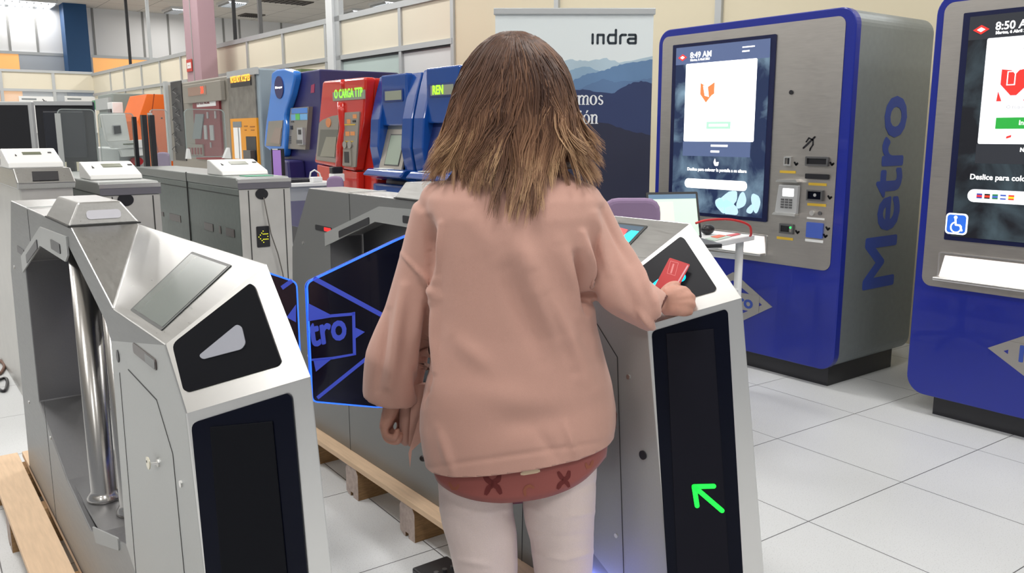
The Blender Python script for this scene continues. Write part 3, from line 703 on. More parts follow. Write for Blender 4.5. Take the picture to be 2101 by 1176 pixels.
def fit_gate(G, lit):
    e, body, side, fa, fb, fc, L, R = G
    fb.poly('reader_panel', rpoly(T_HEX, .012), .0002, .003, M_BLACKM if not lit else mat('reader_panel_lit_side', (.010, .011, .016, 1), .4, spec=.3), e)
    fb.poly('reader_lens', rpoly(T_LENS, .01), .003, .0045, M_LENSON if lit else M_LENS, e, label='glowing cyan reader' if lit else None)
    fa.poly('front_panel', rpoly(T_LOW, .012), .0002, .003, M_BLACKG, e)
    fa.poly('raised_cover', T_IN, .003, .006, M_BLACKM if not lit else mat('raised_cover_b', (.008, .008, .014, 1), .5, spec=.12), e, bevel=.001)
    sf = fc.poly('display_surround', rpoly(T_SCR, .004), .0002, .0015, M_DISPF, e)
    c = Vector((sum(p[0] for p in T_SCR)/4, sum(p[1] for p in T_SCR)/4))
    inner = [tuple(c+(Vector(p)-c)*.93) for p in T_SCR]
    ds = fc.poly('display', inner, .0015, .002, M_DISP if not lit else mat('lit_display', rgb(70, 84, 98), .25, em=rgb(96, 120, 138), es=.45), e)
    if lit:
        q = fc.pxs((1262, 470), (1296, 478), (1279, 499), (1262, 520)); u_, v_ = fc.px(1283, 487)
        fc.poly('display_card_glow', fc.pxs((1268, 492), (1296, 474), (1312, 476), (1284, 506), (1268, 512)), .002, .0025, glow('display_cyan', rgb(40, 220, 230), 1.0), ds)
        fc.poly('display_card_red', fc.pxs((1262, 466), (1289, 473), (1280, 487), (1262, 492)), .0025, .003, glow('display_redpink', rgb(250, 80, 80), 1.0), ds)
        ar = MB()
        for pq in (((1424, 997), (1464, 996)), ((1424, 997), (1430, 1036)), ((1424, 997), (1481, 1046))):
            p, q = Vector(fa.px(*pq[0])), Vector(fa.px(*pq[1])); t = (q-p).normalized(); nn = Vector((-t.y, t.x))*.0055
            pts = [p+nn-t*0]+[p+nn.normalized()*.0055*cos(x)-t*.0055*sin(x) for x in (.5, 1.0, 1.57, 2.1, 2.6)]+[p-nn, q-nn]+[q-nn.normalized()*.0055*cos(x)+t*.0055*sin(x) for x in (.5, 1.0, 1.57, 2.1, 2.6)]+[q+nn]
            ar.prism([fa.at(z_.x, z_.y, .006) for z_ in pts], fa.n*.0015)
        ar.build('green_arrow', glow('arrow_green', rgb(20, 240, 60), 1.5), e, label='bright green arrow pointing up and left')
    r0 = L[1].x; S = PL((r0, 0, 0), (0, -1, 0), Z)
    def sp(a, z): return (-a, z)
    # raised diagonal plate with infrared windows above the opening
    pl_ = [sp(2.24, 1.135), sp(2.63, 1.125), sp(3.08, .992), sp(3.08, .94), sp(2.66, 1.07), sp(2.28, 1.07), sp(2.24, 1.09)]
    S.poly('sensor_plate', pl_[::-1], 0, .004, M_DOORP, e)
    S.poly('sensor_window', rpoly([sp(2.33, 1.108), sp(2.33, 1.083), sp(2.46, 1.083), sp(2.46, 1.108)], .006), .004, .006, M_BLACK, e)
    S.poly('sensor_window', rpoly([sp(2.70, 1.084), sp(2.70, 1.058), sp(2.95, .985), sp(2.95, 1.011)], .006), .004, .006, M_BLACK, e)
    # small infrared windows near both ends
    lit_red = mat('sensor_red', (.5, .01, .01, 1), .3, em=(1, .02, .02, 1), es=1.2)
    S.poly('sensor_window', rpoly([sp(3.02, 1.018), sp(3.02, .996), sp(3.17, .996), sp(3.17, 1.018)], .008), 0, .002, M_BLACK, e)
    if lit:
        S.poly('sensor_light', rpoly([sp(3.025, 1.014), sp(3.025, 1.0), sp(3.085, 1.0), sp(3.085, 1.014)], .004), .002, .003, lit_red, e)
    S.poly('sensor_window', rpoly([sp(1.50, .992), sp(1.50, .972), sp(1.66, .972), sp(1.66, .992)], .008), 0, .002, mat('smoked_window', (.05, .035, .032, 1), .3), e)
    S.poly('sensor_window', rpoly([sp(1.505, .99), sp(1.505, .974), sp(1.57, .974), sp(1.57, .99)], .005), .0021, .003, M_SIDE, e)
    S.poly('key_hole', circ(-1.80, .935, .010, 16, .013), 0, .002, M_BLACK, e)
    # service door seam, panel joints, screws
    stroke('door_seam', S, [sp(1.395, .2), sp(1.44, .84), sp(1.52, .915), sp(1.72, .925)], .0022, 0, .0008, M_SEAM, e)
    stroke('panel_joint', S, [sp(2.86, 1.155), sp(2.86, 1.06)], .003, 0, .0008, M_SEAM, e)
    stroke('panel_joint', S, [sp(2.93, .55), sp(2.93, .145)], .002, 0, .0008, M_SEAM, e)
    stroke('panel_joint', S, [sp(1.80, .9), sp(1.82, .145)], .002, 0, .0008, M_SEAM, e)
    MB().prism([Vector((r0-.002, 2.855, 1.162)), Vector((r0-.002, 2.865, 1.162)), Vector((r0+GW+.002, 2.865, 1.162)), Vector((r0+GW+.002, 2.855, 1.162))], (0, 0, .0015)).build('panel_joint', M_ALU, e)
    for (a_, z_) in ((1.40, .80), (1.43, .38), (3.3, .93), (3.3, .45), (2.86, .45), (1.98, .30)):
        S.poly('screw', circ(-a_, z_, .006, 12), 0, .003, M_STEELB, e)
    if lit:
        S.poly('lock', circ(-1.345, .62, .011, 18), 0, .004, M_BLACK, e)
        S.poly('lock', circ(-1.47, .76, .011, 18), 0, .004, M_STEELB, e)
    # tray inside the opening: flat dark plate and light sloping lip with a sensor strip
    MB().box((r0+.012, 1.96, .372), (r0+GW-.012, 2.62, .384)).build('floor_plate', M_DARKST, e)
    S.poly('lip_window', rpoly([sp(2.27, .385), sp(2.24, .352), sp(1.96, .447), sp(1.96, .478)], .006), 0, .003, mat('lip_grey', (.30, .31, .31, 1), .5), e)
    MB().box((r0+GW-.012, 1.90, .86), (r0+GW-.006, 3.03, 1.12)).build('inner_panel', M_DARKST, e)
    # round door posts with flared feet
    for (x_, y_, rr) in ((r0+.062, 2.44, .033), (r0+.098, 2.30, .027)):
        p = MB()
        p.tube([(x_, y_, .384), (x_, y_, .392), (x_, y_, .402), (x_, y_, .41), (x_, y_, 1.09)], [rr*1.35, rr*1.35, rr*1.12, rr, rr], 28)
        p.build('door_post', M_CHROME, e, smooth=False)
        o_ = COL.objects[-1]
    # cap on the ridge
    a0, a1, b0, b1 = 2.205, 2.52, 2.225, 2.49; x0, x1 = r0-.002, r0+GW+.006
    cp = MB(); base = [Vector((x0, a0, 1.162)), Vector((x1, a0, 1.162)), Vector((x1, a1, 1.162)), Vector((x0, a1, 1.162))]
    top = [Vector((x0+.028, b0, 1.215)), Vector((x1-.036, b0, 1.215)), Vector((x1-.036, b1, 1.215)), Vector((x0+.028, b1, 1.215))]
    cp.loft([base, top]); cap = cp.build('cap', M_STEEL, e, bevel=.004)
    MB().box((x0-.002, a0-.002, 1.160), (x1+.002, a1, 1.1635)).build('cap_gasket', M_SEAM, e)
    fr = PL(base[0], base[1]-base[0], top[0]-base[0]); fr.n = -fr.n if fr.n.y > 0 else fr.n
    fr.poly('cap_window', rrect(.042, .014, .118, .036, .008), .0005, .002, mat('frosted_window', rgb(196, 196, 204), .4), e)
fit_gate(Lg, False); fit_gate(Rg, True)
for o in list(COL.objects):
    if o.name.startswith('door_post'):
        for p in o.data.polygons:
            if len(p.vertices) == 4: p.use_smooth = True
# black foot of the right gate, thin one under the left
MB().box((1.402, 1.22, .144), (1.548, 3.50, .192)).build('base_strip', M_BLACK, Rg[0])
MB().box((.3595, 1.22, .144), (.5105, 3.50, .152)).build('base_strip', mat('dark_brown_strip', (.07, .05, .04, 1), .7), Lg[0])  # thin dark brown strip filling the gap under the left gate
# blue light strip low on the lane side of the right gate
MB().box((1.372, 1.22, .205), (1.388, 1.62, .220)).build('light_strip', glow('strip_blue', (.25, .3, 1, 1), 11.), Rg[0])
MB().box((1.386, 1.24, .200), (1.402, 1.60, .206)).build('strip_bracket', M_ALU, Rg[0])
# key in the lock of the left gate
kx, ka, kz = .36, 1.545, .79
ke = empty('key', (kx, ka, kz), 'small steel key left in the side lock of the front left gate', 'key')
S = PL((kx-.012, 0, 0), (0, -1, 0), Z)
S.poly('bow', rpoly([(-ka-.030, kz+.006), (-ka-.030, kz-.012), (-ka-.016, kz-.016), (-ka-.006, kz-.007), (-ka-.006, kz+.003), (-ka-.016, kz+.009)], .005), 0, .002, mat('key_metal', (.72, .68, .55, 1), .3, .6), ke)
S.poly('bow_hole', circ(-ka-.025, kz-.002, .0025, 10), .002, .0024, M_SEAM, ke)
MB().tube([(kx-.011, ka+.008, kz-.002), (kx, ka-.002, kz)], .0022, 10).build('blade', M_STEELB, ke)
MB().tube([(kx-.003, ka-.003, kz+.001), (kx, ka-.003, kz+.001)], .007, 16).build('lock_ring', M_STEELB, ke)

# wings
M_WING = mat('wing_glass', (.004, .005, .016, 1), .12, coat=.5)
M_WBLUE = mat('wing_print_blue', (.03, .05, .30, 1), .4, em=(.035, .055, .36, 1), es=.75)
M_WEDGE = glow('wing_edge_light', (.03, .16, 1, 1), 1.15)
WA = 2.27
wp = PL((0, WA, 0), (1, 0, 0), Z)      # normal -Y
def wing(pts, parent_gate, label, prints, mirror):
    e = empty('gate_wing', (sum(p[0] for p in pts)/len(pts), WA, .8), label, 'gate wing', 'glass wings of the gates')
    po = rpoly(pts, .018, 5)
    wp.poly('glass', po, 0, .010, M_WING, e)
    b = MB(); n = len(po); c = Vector((sum(p[0] for p in po)/n, sum(p[1] for p in po)/n))
    A = [b.bm.verts.new(wp.at(p[0], p[1], -.001)) for p in po]; B = [b.bm.verts.new(wp.at(p[0], p[1], .0115)) for p in po]
    inn = []
    for i in range(n):
        p0, p1, p2 = Vector(po[i-1]), Vector(po[i]), Vector(po[(i+1) % n]); t = (p2-p0).normalized(); nn = Vector((-t.y, t.x))
        if nn.dot(c-p1) < 0: nn = -nn
        inn.append(p1+nn*.0045)
    A2 = [b.bm.verts.new(wp.at(p.x, p.y, -.001)) for p in inn]; B2 = [b.bm.verts.new(wp.at(p.x, p.y, .0115)) for p in inn]
    for i in range(n):
        j = (i+1) % n
        b._f([A[i], A[j], B[j], B[i]]); b._f([B[i], B[j], B2[j], B2[i]]); b._f([A2[i], A2[j], A[j], A[i]])
    b.build('lit_edge', M_WEDGE, e)
    for nm, pp in prints: wp.poly(nm, pp, .0102, .0115, M_WBLUE, e)
    return e
q = wp.pxs((625, 577), (822, 488), (649, 821))
uL, vT = q[0]; vB = q[2][1]
ptsR = [(uL, vT-.002), (1.26, wp.px(824, 489)[1]), (1.40, 1.098), (1.43, 1.098), (1.43, .54), (1.40, .54), (wp.px(775, 836)[0], wp.px(775, 836)[1]), (uL, vB)]
px_ = wp.pxs
bandw = .022
def band(p, q, w_=.017):
    p, q = Vector(wp.px(*p)), Vector(wp.px(*q)); t = (q-p).normalized(); nn = Vector((-t.y, t.x))*w_/2
    return [tuple(p+nn), tuple(q+nn), tuple(q-nn), tuple(p-nn)][::-1]
q1, q2 = wp.px(640, 570), wp.px(772, 641)
dq = Vector(q2)-Vector(q1); q3 = Vector(q1)+dq*1.9
r1_, r2_ = wp.px(648, 815), wp.px(745, 737); dr = Vector(r2_)-Vector(r1_); r3 = Vector(r1_)+dr*2.2
def bandw2(p, q, w_=.014):
    p, q = Vector(p), Vector(q); t = (q-p).normalized(); nn = Vector((-t.y, t.x))*w_/2
    return [tuple(p-nn), tuple(q-nn), tuple(q+nn), tuple(p+nn)]
prints = [('print_band', bandw2(q1, q3)), ('print_band', bandw2(r1_, r3, .011)),
          ('print_shape', px_((629, 621), (676, 645), (629, 656))[::-1]),
          ('print_shape', px_((640, 737), (678, 734), (645, 761))[::-1]),
          ('print_frame', px_((629, 656), (676, 644), (724, 640), (724, 646), (676, 650), (629, 658))[::-1]),
          ('print_frame', px_((719, 640), (725, 639), (727, 727), (721, 728))[::-1]),
          ('print_frame', px_((636, 735), (678, 731), (721, 724), (727, 727), (678, 736), (636, 739))[::-1]),
          ('print_tip', px_((726, 671), (745, 680), (726, 693))[::-1])]
ew = wing(ptsR, 0, 'black glass wing with glowing blue edge and the letters tro, behind the woman', prints, False)
lt = MB()
u_, v_ = wp.px(632, 713)
wp.text('lettering', 'tro', u_+.004, v_+.004, .118, .0102, M_WBLUE, ew, bold=.0035, rot=.09, sx=.78)
eL = wp.px(608, 600)[0]
ptsL = [(eL, wp.px(608, 577)[1]), (eL, wp.px(610, 640)[1]-.27), (.51, .52), (.485, .52), (.485, 1.098), (.51, 1.098), (.62, 1.10)]
ex = wing(ptsL[::-1] if False else ptsL, 0, 'black glass wing with glowing blue edge beside the front left gate', [('print_band', bandw2(wp.px(575, 590), wp.px(596, 575), .012)), ('print_shape', px_((604, 624), (604, 660), (585, 650)))], True)

# ------------------------------------------------------------------ pallets
M_WOOD = mat('pallet_pine', rgb(216, 186, 154), .7, noise=(16, .10, (6, .6, 6)), bump=.2)
M_WOODD = mat('pallet_block_wood', rgb(150, 118, 80), .75, noise=(30, .3, (1, 1, 5)), bump=.3)
M_WOODE = mat('sawn_end_wood', rgb(176, 160, 152), .8, noise=(60, .2, (1, 1, 1)))
def pallet(x0, x1, y0, y1, label, blocks):
    e = empty('pallet', ((x0+x1)/2, (y0+y1)/2, 0), label, 'pallet', 'wooden pallets under the gates')
    wds = [.105, .10]; MB().box((x0, y0, .122), (x0+.105, y1, .144)).build('deck_board', M_WOOD, e, bevel=.002)
    MB().box((x0+.12, y0, .122), (x1-.12, y1, .144)).build('deck_board', M_WOOD, e, bevel=.002)
    MB().box((x1-.105, y0, .122), (x1, y1, .144)).build('deck_board', M_WOOD, e, bevel=.002)
    for yb_ in blocks:
        b = MB(); pf = PL((x0+.004, yb_+.05, 0), (0, -1, 0), Z)
        prof = [(0, .012), (.03, .0), (.036, .0), (.036, .018), (.058, .018), (.058, 0), (.1, 0), (.1, .1), (.085, .122), (.012, .122), (0, .105)]
        b.prism([pf.at(u, v) for u, v in prof], (x1-x0-.008, 0, 0)); b.build('bearer', M_WOODD, e)
        pf.poly('bearer_end', [(u, v) for u, v in prof], 0, .001, M_WOODE, e)
pallet(1.345, 1.62, 1.0, 3.55, 'long pine pallet under the right gate, its bearers open to the lane', (1.2, 1.86, 2.40, 2.82, 3.25))
pallet(.24, .60, 1.0, 3.70, 'long pine pallet under the front left gate, at the left edge', (1.25, 2.0, 2.55, 3.15, 3.6))

# ------------------------------------------------------------------ older box gates behind
M_BOXS = mat('green_grey_sheet', (.19, .215, .205, 1), .45, .5, noise=(30, .08, (1, 1, 1)))
M_BOXF = mat('scratched_steel', (.62, .61, .585, 1), .42, .7, noise=(9, .07, (1, 1, 1)))
M_HOOD = mat('pale_hood', (.74, .74, .73, 1), .4, .2)
M_HOODD = mat('grey_hood_top', (.26, .275, .27, 1), .4, .5)
M_LCD = mat('lcd_green', rgb(92, 98, 76), .3)
def box_gate(x0, x1, ya, yb, top, label, variant):
    e = empty('box_gate', ((x0+x1)/2, (ya+yb)/2, 0), label, 'ticket gate', 'older box shaped gates in the row behind')
    W_ = x1-x0
    MB().box((x0, ya, 0), (x1, yb, top-.06)).build('cabinet', M_BOXS, e, bevel=.006)
    fr = PL((x0, ya, 0), (1, 0, 0), Z)
    fr.rect('front_plate', (.002, .02, W_-.002, top-.065), 0, .006, M_BOXF, e)
    for u in (.17, .86): fr.rect('front_seam', (W_*u, .02, W_*u+.006, top-.07), .006, .007, M_SEAM, e)
    # lid: rounded slab
    b = MB(); b.prism([Vector((x0-.004, ya-.008, top-.06)), Vector((x0-.004, yb, top-.06)), Vector((x0-.004, yb, top-.005)), Vector((x0-.004, ya+.03, top)), Vector((x0-.004, ya, top-.012))], (W_+.008, 0, 0))
    b.build('lid', M_HOODD, e, bevel=.006)
    fr.rect('lid_edge', (-.004, top-.062, W_+.004, top-.028), .008, .012, mat('violet_grey_edge', (.13, .125, .15, 1), .5), e)
    fr.rect('lid_trim', (-.004, top-.028, W_+.004, top-.008), .006, .014, M_STEELB, e)
    # sloped pale display hood
    h = MB(); y0_, y1_ = ya+variant['hy'], ya+variant['hy']+variant['hd']
    ins = W_*.04
    h.prism([Vector((x0+ins, y0_, top)), Vector((x0+ins, y1_, top)), Vector((x0+ins, y1_-.01, top+variant['hh'])), Vector((x0+ins, y1_-.05, top+variant['hh'])), Vector((x0+ins, y0_+.01, top+.025))], (W_*.92, 0, 0))
    hd = h.build('display_hood', M_HOOD, e, bevel=.006)
    P0, P1 = Vector((x0+ins, y0_+.01, top+.025)), Vector((x0+ins, y1_-.05, top+variant['hh']))
    hp = PL(P0, (1, 0, 0), P1-P0); hp.n = -hp.n if hp.n.z < 0 else hp.n; hl = (P1-P0).length
    hp.rect('lcd', (W_*.33, hl*.55, W_*.68, hl*.80), .0005, .003, M_LCD, e)
    hp.poly('arrow_mark', [(W_*.13, hl*.5), (W_*.17, hl*.5), (W_*.15, hl*.68)], .0005, .003, M_SEAM, e)
    hp.rect('name_badge', (W_*.80, hl*.66, W_*.88, hl*.74), .0005, .003, M_SEAM, e)
    sd = PL((x0, 0, 0), (0, -1, 0), Z)
    for (a0, a1, z0, z1) in variant.get('eyes', ()):
        sd.rect('sensor_window', (-a1, z0, -a0, z1), 0, .003, mat('brown_sensor', (.035, .02, .018, 1), .3), e)
    for ys in variant.get('seams', ()): sd.rect('panel_seam', (-ys-.004, .05, -ys+.004, top), 0, .006, M_SEAM, e)
    sd.rect('lid_seam', (-yb, top-.10, -ya, top-.096), 0, .002, M_SEAM, e)
    return e, fr, sd
# A: the one right of centre, its front and left side in view
yA = 4.62; xA0, xA1 = pt(488, 376, a=yA).x, pt(594, 371, a=yA).x; tA = (pt(490, 366, a=yA).z+pt(592, 361, a=yA).z)/2
A_, fA, sA = box_gate(xA0, xA1, yA, 6.85, tA, 'older box gate with black oval, dangling wire and yellow arrow display', dict(hy=.28, hd=.28, hh=.085, seams=(5.55,),
     eyes=[(yA+.10, yA+.24, .80, .845), (yA+.33, yA+.36, .80, .845), (yA+.47, yA+.63, .80, .845), (5.75, 6.0, .80, .845), (6.15, 6.2, .81, .84)]))
c = fA.px(536, 398); fA.poly('oval_reader', circ(c[0], c[1], .036, 28, .030), .006, .01, M_BLACK, A_)
a0, a1 = fA.px(527, 508), fA.px(551, 463); ad = fA.rect('arrow_display', (a0[0], a0[1], a1[0], a1[1]), .006, .010, M_BLACK, A_, rad=.006)
cc = ((a0[0]+a1[0])/2, (a0[1]+a1[1])/2); M_LED = glow('led_yellow', rgb(220, 220, 50), 1.0)
db = MB()
for (i, j) in ((-3, 0), (-2, 1), (-1, 2), (-2, -1), (-1, -2), (0, 3), (0, -3), (0, 1.4), (0, -1.4), (1, 1.4), (1, -1.4), (2, 1.4), (2, -1.4), (3, 1.4), (3, -1.4), (3, 0)):
    db.prism([fA.at(p[0], p[1], .010) for p in circ(cc[0]+i*.0085, cc[1]+j*.0105, .003, 8)], fA.n*.001)
db.build('arrow_dots', M_LED, ad)
wr_ = [pt(541, 405, a=yA-.02), pt(548, 440, a=yA-.03), pt(556, 480, a=yA-.03), pt(570, 520, a=yA-.03), pt(580, 560, a=yA-.03), pt(586, 600, a=yA-.03)]
o = MB().tube(wr_, .0035, 8).build('wire', mat('grey_wire', (.12, .11, .10, 1), .6), None, smooth=True); set_props(o, 'thin dark wire hanging from the black oval of the box gate', 'wire')
gp = MB().box((xA0+.08, yA+.08, tA), (xA1-.06, yA+.20, tA+.004)).build('ticket', mat('green_paper', rgb(90, 160, 130), .6)); set_props(gp, 'small green ticket lying on the lid of the box gate', 'ticket')
# B: middle one
yB = 4.45; xB0, xB1 = pt(205, 385, a=yB).x, pt(326, 375, a=yB).x; tB = pt(325, 371, a=yB).z
B_, fB, sB = box_gate(xB0, xB1, yB, 6.0, tB, 'older box gate with black oval and pale hood, just behind the front left gate', dict(hy=.26, hd=.28, hh=.085))
c = fB.px(257, 410); fB.poly('oval_reader', circ(c[0], c[1], .037, 28, .031), .006, .01, M_BLACK, B_)
# C: leftmost, different front with a sloped head
yC = 4.3; xC0, xC1 = pt(40, 372, a=yC).x, pt(150, 362, a=yC).x
zc = pt(40, 376, a=yC).z; zt = pt(34, 348, a=yC).z
C_ = empty('box_gate', ((xC0+xC1)/2, 5.3, 0), 'older gate with black slot in its sloped steel head, at the left under the monitor', 'ticket gate', 'older box shaped gates in the row behind')
MB().box((xC0, yC+.03, 0), (xC1, 6.6, zc-.005)).build('cabinet', M_BOXF, C_, bevel=.006)
MB().prism([Vector((xC0-.01, yC, zc)), Vector((xC0-.01, yC+.10, zt)), Vector((xC0-.01, 6.3, zt)), Vector((xC0-.01, 6.3, zc-.03)), Vector((xC0-.01, yC+.02, zc-.03))], (xC1-xC0+.02, 0, 0)).build('head', M_STEEL, C_, bevel=.006)
P0, P1 = Vector((xC0, yC, zc)), Vector((xC0, yC+.10, zt)); hp = PL(P0, (1, 0, 0), P1-P0); hp.n = -hp.n if hp.n.y > 0 else hp.n
hp.poly('ticket_slot', [hp.px(65, 353), hp.px(119, 352), hp.px(121, 370), hp.px(67, 372)][::-1], .0005, .003, M_BLACK, C_)
MB().prism([Vector((xC0-.02, yC+.14, zt)), Vector((xC0-.02, yC+.42, zt)), Vector((xC0-.02, yC+.40, zt+.085)), Vector((xC0-.02, yC+.36, zt+.085)), Vector((xC0-.02, yC+.15, zt+.025))], (xC1-xC0+.01, 0, 0)).build('display_hood', M_HOOD, C_, bevel=.006)
P0, P1 = Vector((xC0-.02, yC+.15, zt+.025)), Vector((xC0-.02, yC+.36, zt+.085)); hp = PL(P0, (1, 0, 0), P1-P0); hp.n = -hp.n if hp.n.z < 0 else hp.n
W_ = xC1-xC0; hp.rect('lcd', (W_*.36, .12, W_*.72, .155), .0005, .003, M_LCD, C_); hp.poly('arrow_mark', [(W_*.2, .10), (W_*.235, .10), (W_*.217, .13)], .0005, .003, M_SEAM, C_); hp.rect('name_badge', (W_*.86, .14, W_*.93, .152), .0005, .003, M_SEAM, C_)

# glass leaves of the older gates (real panes in dark posts)
def nodes_glass():
    M = bpy.data.materials.new('thin_clear_pane'); M.use_nodes = True; nt = M.node_tree; nt.nodes.remove(nt.nodes['Principled BSDF'])
    N = nt.nodes.new; L = nt.links.new; out = nt.nodes['Material Output']
    t = N('ShaderNodeBsdfTransparent'); t.inputs[0].default_value = (.90, .93, .92, 1); g = N('ShaderNodeBsdfGlossy'); g.inputs['Roughness'].default_value = .08
    d = N('ShaderNodeBsdfDiffuse'); d.inputs[0].default_value = (.6, .62, .62, 1)
    m1 = N('ShaderNodeMixShader'); m1.inputs[0].default_value = .07; L(t.outputs[0], m1.inputs[1]); L(g.outputs[0], m1.inputs[2])
    m2 = N('ShaderNodeMixShader'); m2.inputs[0].default_value = .05; L(m1.outputs[0], m2.inputs[1]); L(d.outputs[0], m2.inputs[2]); L(m2.outputs[0], out.inputs[0]); return M
M_PANE = nodes_glass()
def leaf(x0, y0, x1, y1, a, label, post=None, dark=True):
    """glass leaf across the lane on the plane y = a, from pixel corners"""
    p = PL((0, a, 0), (1, 0, 0), Z); u0, v1 = p.px(x0, y0); u1, v0 = p.px(x1, y1)
    if u1 < u0: u0, u1 = u1, u0
    e = empty('glass_leaf', ((u0+u1)/2, a, v0), label, 'glass gate leaf', 'clear glass leaves of the older gates')
    p.rect('pane', (u0, v0, u1, v1), -.005, .005, M_PANE, e, rad=.03)
    rim = p.frame('pane_edge', (u0, v0, u1, v1), .006, -.0055, .0055, mat('glass_edge', (.42, .47, .46, 1), .2, alpha=.6), e, rad=.03)
    if post:
        for s_ in post:
            uu = u0 if s_ == 'l' else u1
            p.rect('edge_post', (uu-.012, 0, uu+.016, v1-.03), -.02, .02, M_LGREY if not dark else M_BLACK, e)
    return e
leaf(116, 223, 205, 352, 6.3, 'clear glass leaf in front of the dark monitor, its grey post at left', 'l', False)
leaf(200, 231, 283, 352, 7.2, 'clear glass leaf in front of the white card reader', 'r')
leaf(306, 224, 352, 350, 7.25, 'clear glass leaf in front of the orange cabinet', 'l', False)
leaf(376, 223, 466, 322, 5.3, 'clear rounded glass leaf standing on the box gate before the red panel', None)
for (x, lb) in ((293, 'black upright gate post left of the orange cabinet'),):
    p = PL((0, 6.95, 0), (1, 0, 0), Z); u0, v1 = p.px(289, 236); u1, v0 = p.px(301, 236)
    e = empty('gate_post', (u0, 6.95, 0), lb, 'post')
    p.rect('upright', (u0, 0, u0+.035, v1), -.03, .03, M_BLACK, e); p.rect('cover', (u0+.055, 0, u0+.09, v1), -.03, .03, M_BLACK, e); p.rect('foot', (u0-.03, 0, u0+.12, .03), -.06, .06, M_BLACK, e)
# white fins that hold the leaf on gate A
for (x0, x1, xt, yt, yb, lb) in ((382, 391, 384, 305, 326, 'small white fin holding the left edge of the rounded glass leaf'), (457, 472, 466, 303, 325, 'small white fin holding the right edge of the rounded glass leaf')):
    p = PL((0, 5.28, 0), (1, 0, 0), Z)
    o = p.poly('leaf_bracket', [p.px(x0, yb), p.px(x1, yb), p.px(xt+3, yt), p.px(xt, yt)], -.02, .02, M_WHITE); set_props(o, lb, 'bracket')
#@@PART3@@
# ------------------------------------------------------------------ row of older ticket machines along the partition
fk = PL((3.9, 0, 0), (0, -1, 0), Z)
def frect(name, q, d0, d1, material, parent, pl=None, rad=0, **k):
    pl = pl or fk; u0, v1 = pl.px(q[0], q[1]); u1, v0 = pl.px(q[2], q[3])
    return pl.rect(name, (min(u0, u1), min(v0, v1), max(u0, u1), max(v0, v1)), d0, d1, material, parent, rad=rad, **k)
def fpoly(name, q, d0, d1, material, parent, pl=None, rr=0, **k):
    pl = pl or fk; pts = pl.pxs(*q)
    ar = sum(a[0]*b[1]-b[0]*a[1] for a, b in zip(pts, pts[1:]+pts[:1]))
    if ar < 0: pts = pts[::-1]
    if rr: pts = rpoly(pts, rr)
    return pl.poly(name, pts, d0, d1, material, parent, **k)
def mroot(label, a, cat='ticket machine', name='ticket_machine', r=4.3): return empty(name, (r, a, 0), label, cat, 'older ticket machines along the partition')
# grey green cabinet far back
aN, aF = pt(230, 190, r=3.9).y, pt(200, 192, r=3.9).y
e = empty('storage_cabinet', (4.3, (aN+aF)/2, 0), 'grey green metal cabinet with a green notice, far back left of the orange machine', 'cabinet')
MB().box((3.9, aN, 0), (4.9, aF, pt(230, 191, r=3.9).z)).build('body', mat('grey_green_paint', rgb(138, 146, 142), .5), e, bevel=.02)
MB().box((3.84, aN+.1, pt(230, 191, r=3.9).z-.30), (3.9, aF, pt(230, 191, r=3.9).z-.08)).build('ledge', M_LGREY, e)
frect('notice', (196, 207, 203, 225), .06, .07, mat('notice_green', rgb(60, 140, 90), .5), e)
MB().box((3.86, aN+.05, .3), (3.9, aF-.1, 1.5)).build('door', M_LGREY, e)
# orange machine
aN, aF = pt(301, 193, r=3.9).y, pt(266, 197, r=3.9).y; zt = pt(301, 193, r=3.9).z
e = mroot('orange ticket machine with pale sloping front, behind the black gate posts', (aN+aF)/2)
xR = pt(341, 200, a=aN).x
b = MB(); b.prism([Vector((3.9, aN, zt)), Vector((3.72, aN, zt-.45)), Vector((3.9, aN, zt-1.0)), Vector((3.9, aN, 0)), Vector((xR+.1, aN, 0)), Vector((xR, aN, zt))], (0, aF-aN, 0))
b.build('body', M_ORANGE, e, bevel=.01)
so = PL((3.9, aN, 0), (1, 0, 0), Z)
stroke('door_seam', so, [(.12, zt), (.03, zt-.45), (.12, zt-1.0), (.12, .1)], .014, 0, .004, mat('seam_dark_orange', rgb(150, 60, 10), .6), e)
so.poly('lock', circ(xR-3.9-.1, zt-.40, .015, 12), 0, .006, M_BLACK, e)
e2 = empty('white_console', (3.7, aF+.3, 0), 'narrow white console squeezed between the grey cabinet and the orange machine', 'console')
MB().box((3.62, aF+.12, 0), (3.8, aF+.5, zt-.1)).build('body', M_WHITE, e2, bevel=.01)
MB().box((3.60, aF+.18, zt-.4), (3.62, aF+.4, zt-.22)).build('screen', M_MONIT, e2)
# grey machine with red panel
aF, aN = pt(342, 163, r=3.9).y, pt(470, 157, r=3.9).y; zt = 2.13
e = mroot('grey ticket machine with an open black side bay and a dark red control panel', (aN+aF)/2)
MB().box((3.9, aN+.08, 0), (4.7, aF, zt)).build('body', M_STONE, e, bevel=.02)
frect('display_hood', (384, 176, 464, 206), 0, .07, M_STONE, e, bevel=.01)
frect('open_bay', (351, 169, 384, 330), .0, .012, M_BLACK, e)
fb_ = MB()
for i in range(9):
    y_ = 180+i*15; p = fk.at(*fk.px(362+(i*7) % 14, y_), .02); fb_.tube([p, p+Vector((-.02, .1, -.05)), p+Vector((0, -.05, -.1))], .006, 6)
fb_.build('bay_wiring', mat('loom_grey', (.10, .10, .10, 1), .5), e)
frect('bay_edge', (344, 167, 352, 330), 0, .05, M_LGREY, e)
d = frect('display', (396, 181, 434, 194), .07, .076, mat('dim_display', rgb(150, 120, 105), .4), e)
fk.text('display_digits', '38', fk.px(423, 192)[0], fk.px(424, 192)[1], .13, .077, glow('red_digits', rgb(255, 70, 40), 1.4), d, bold=.004)
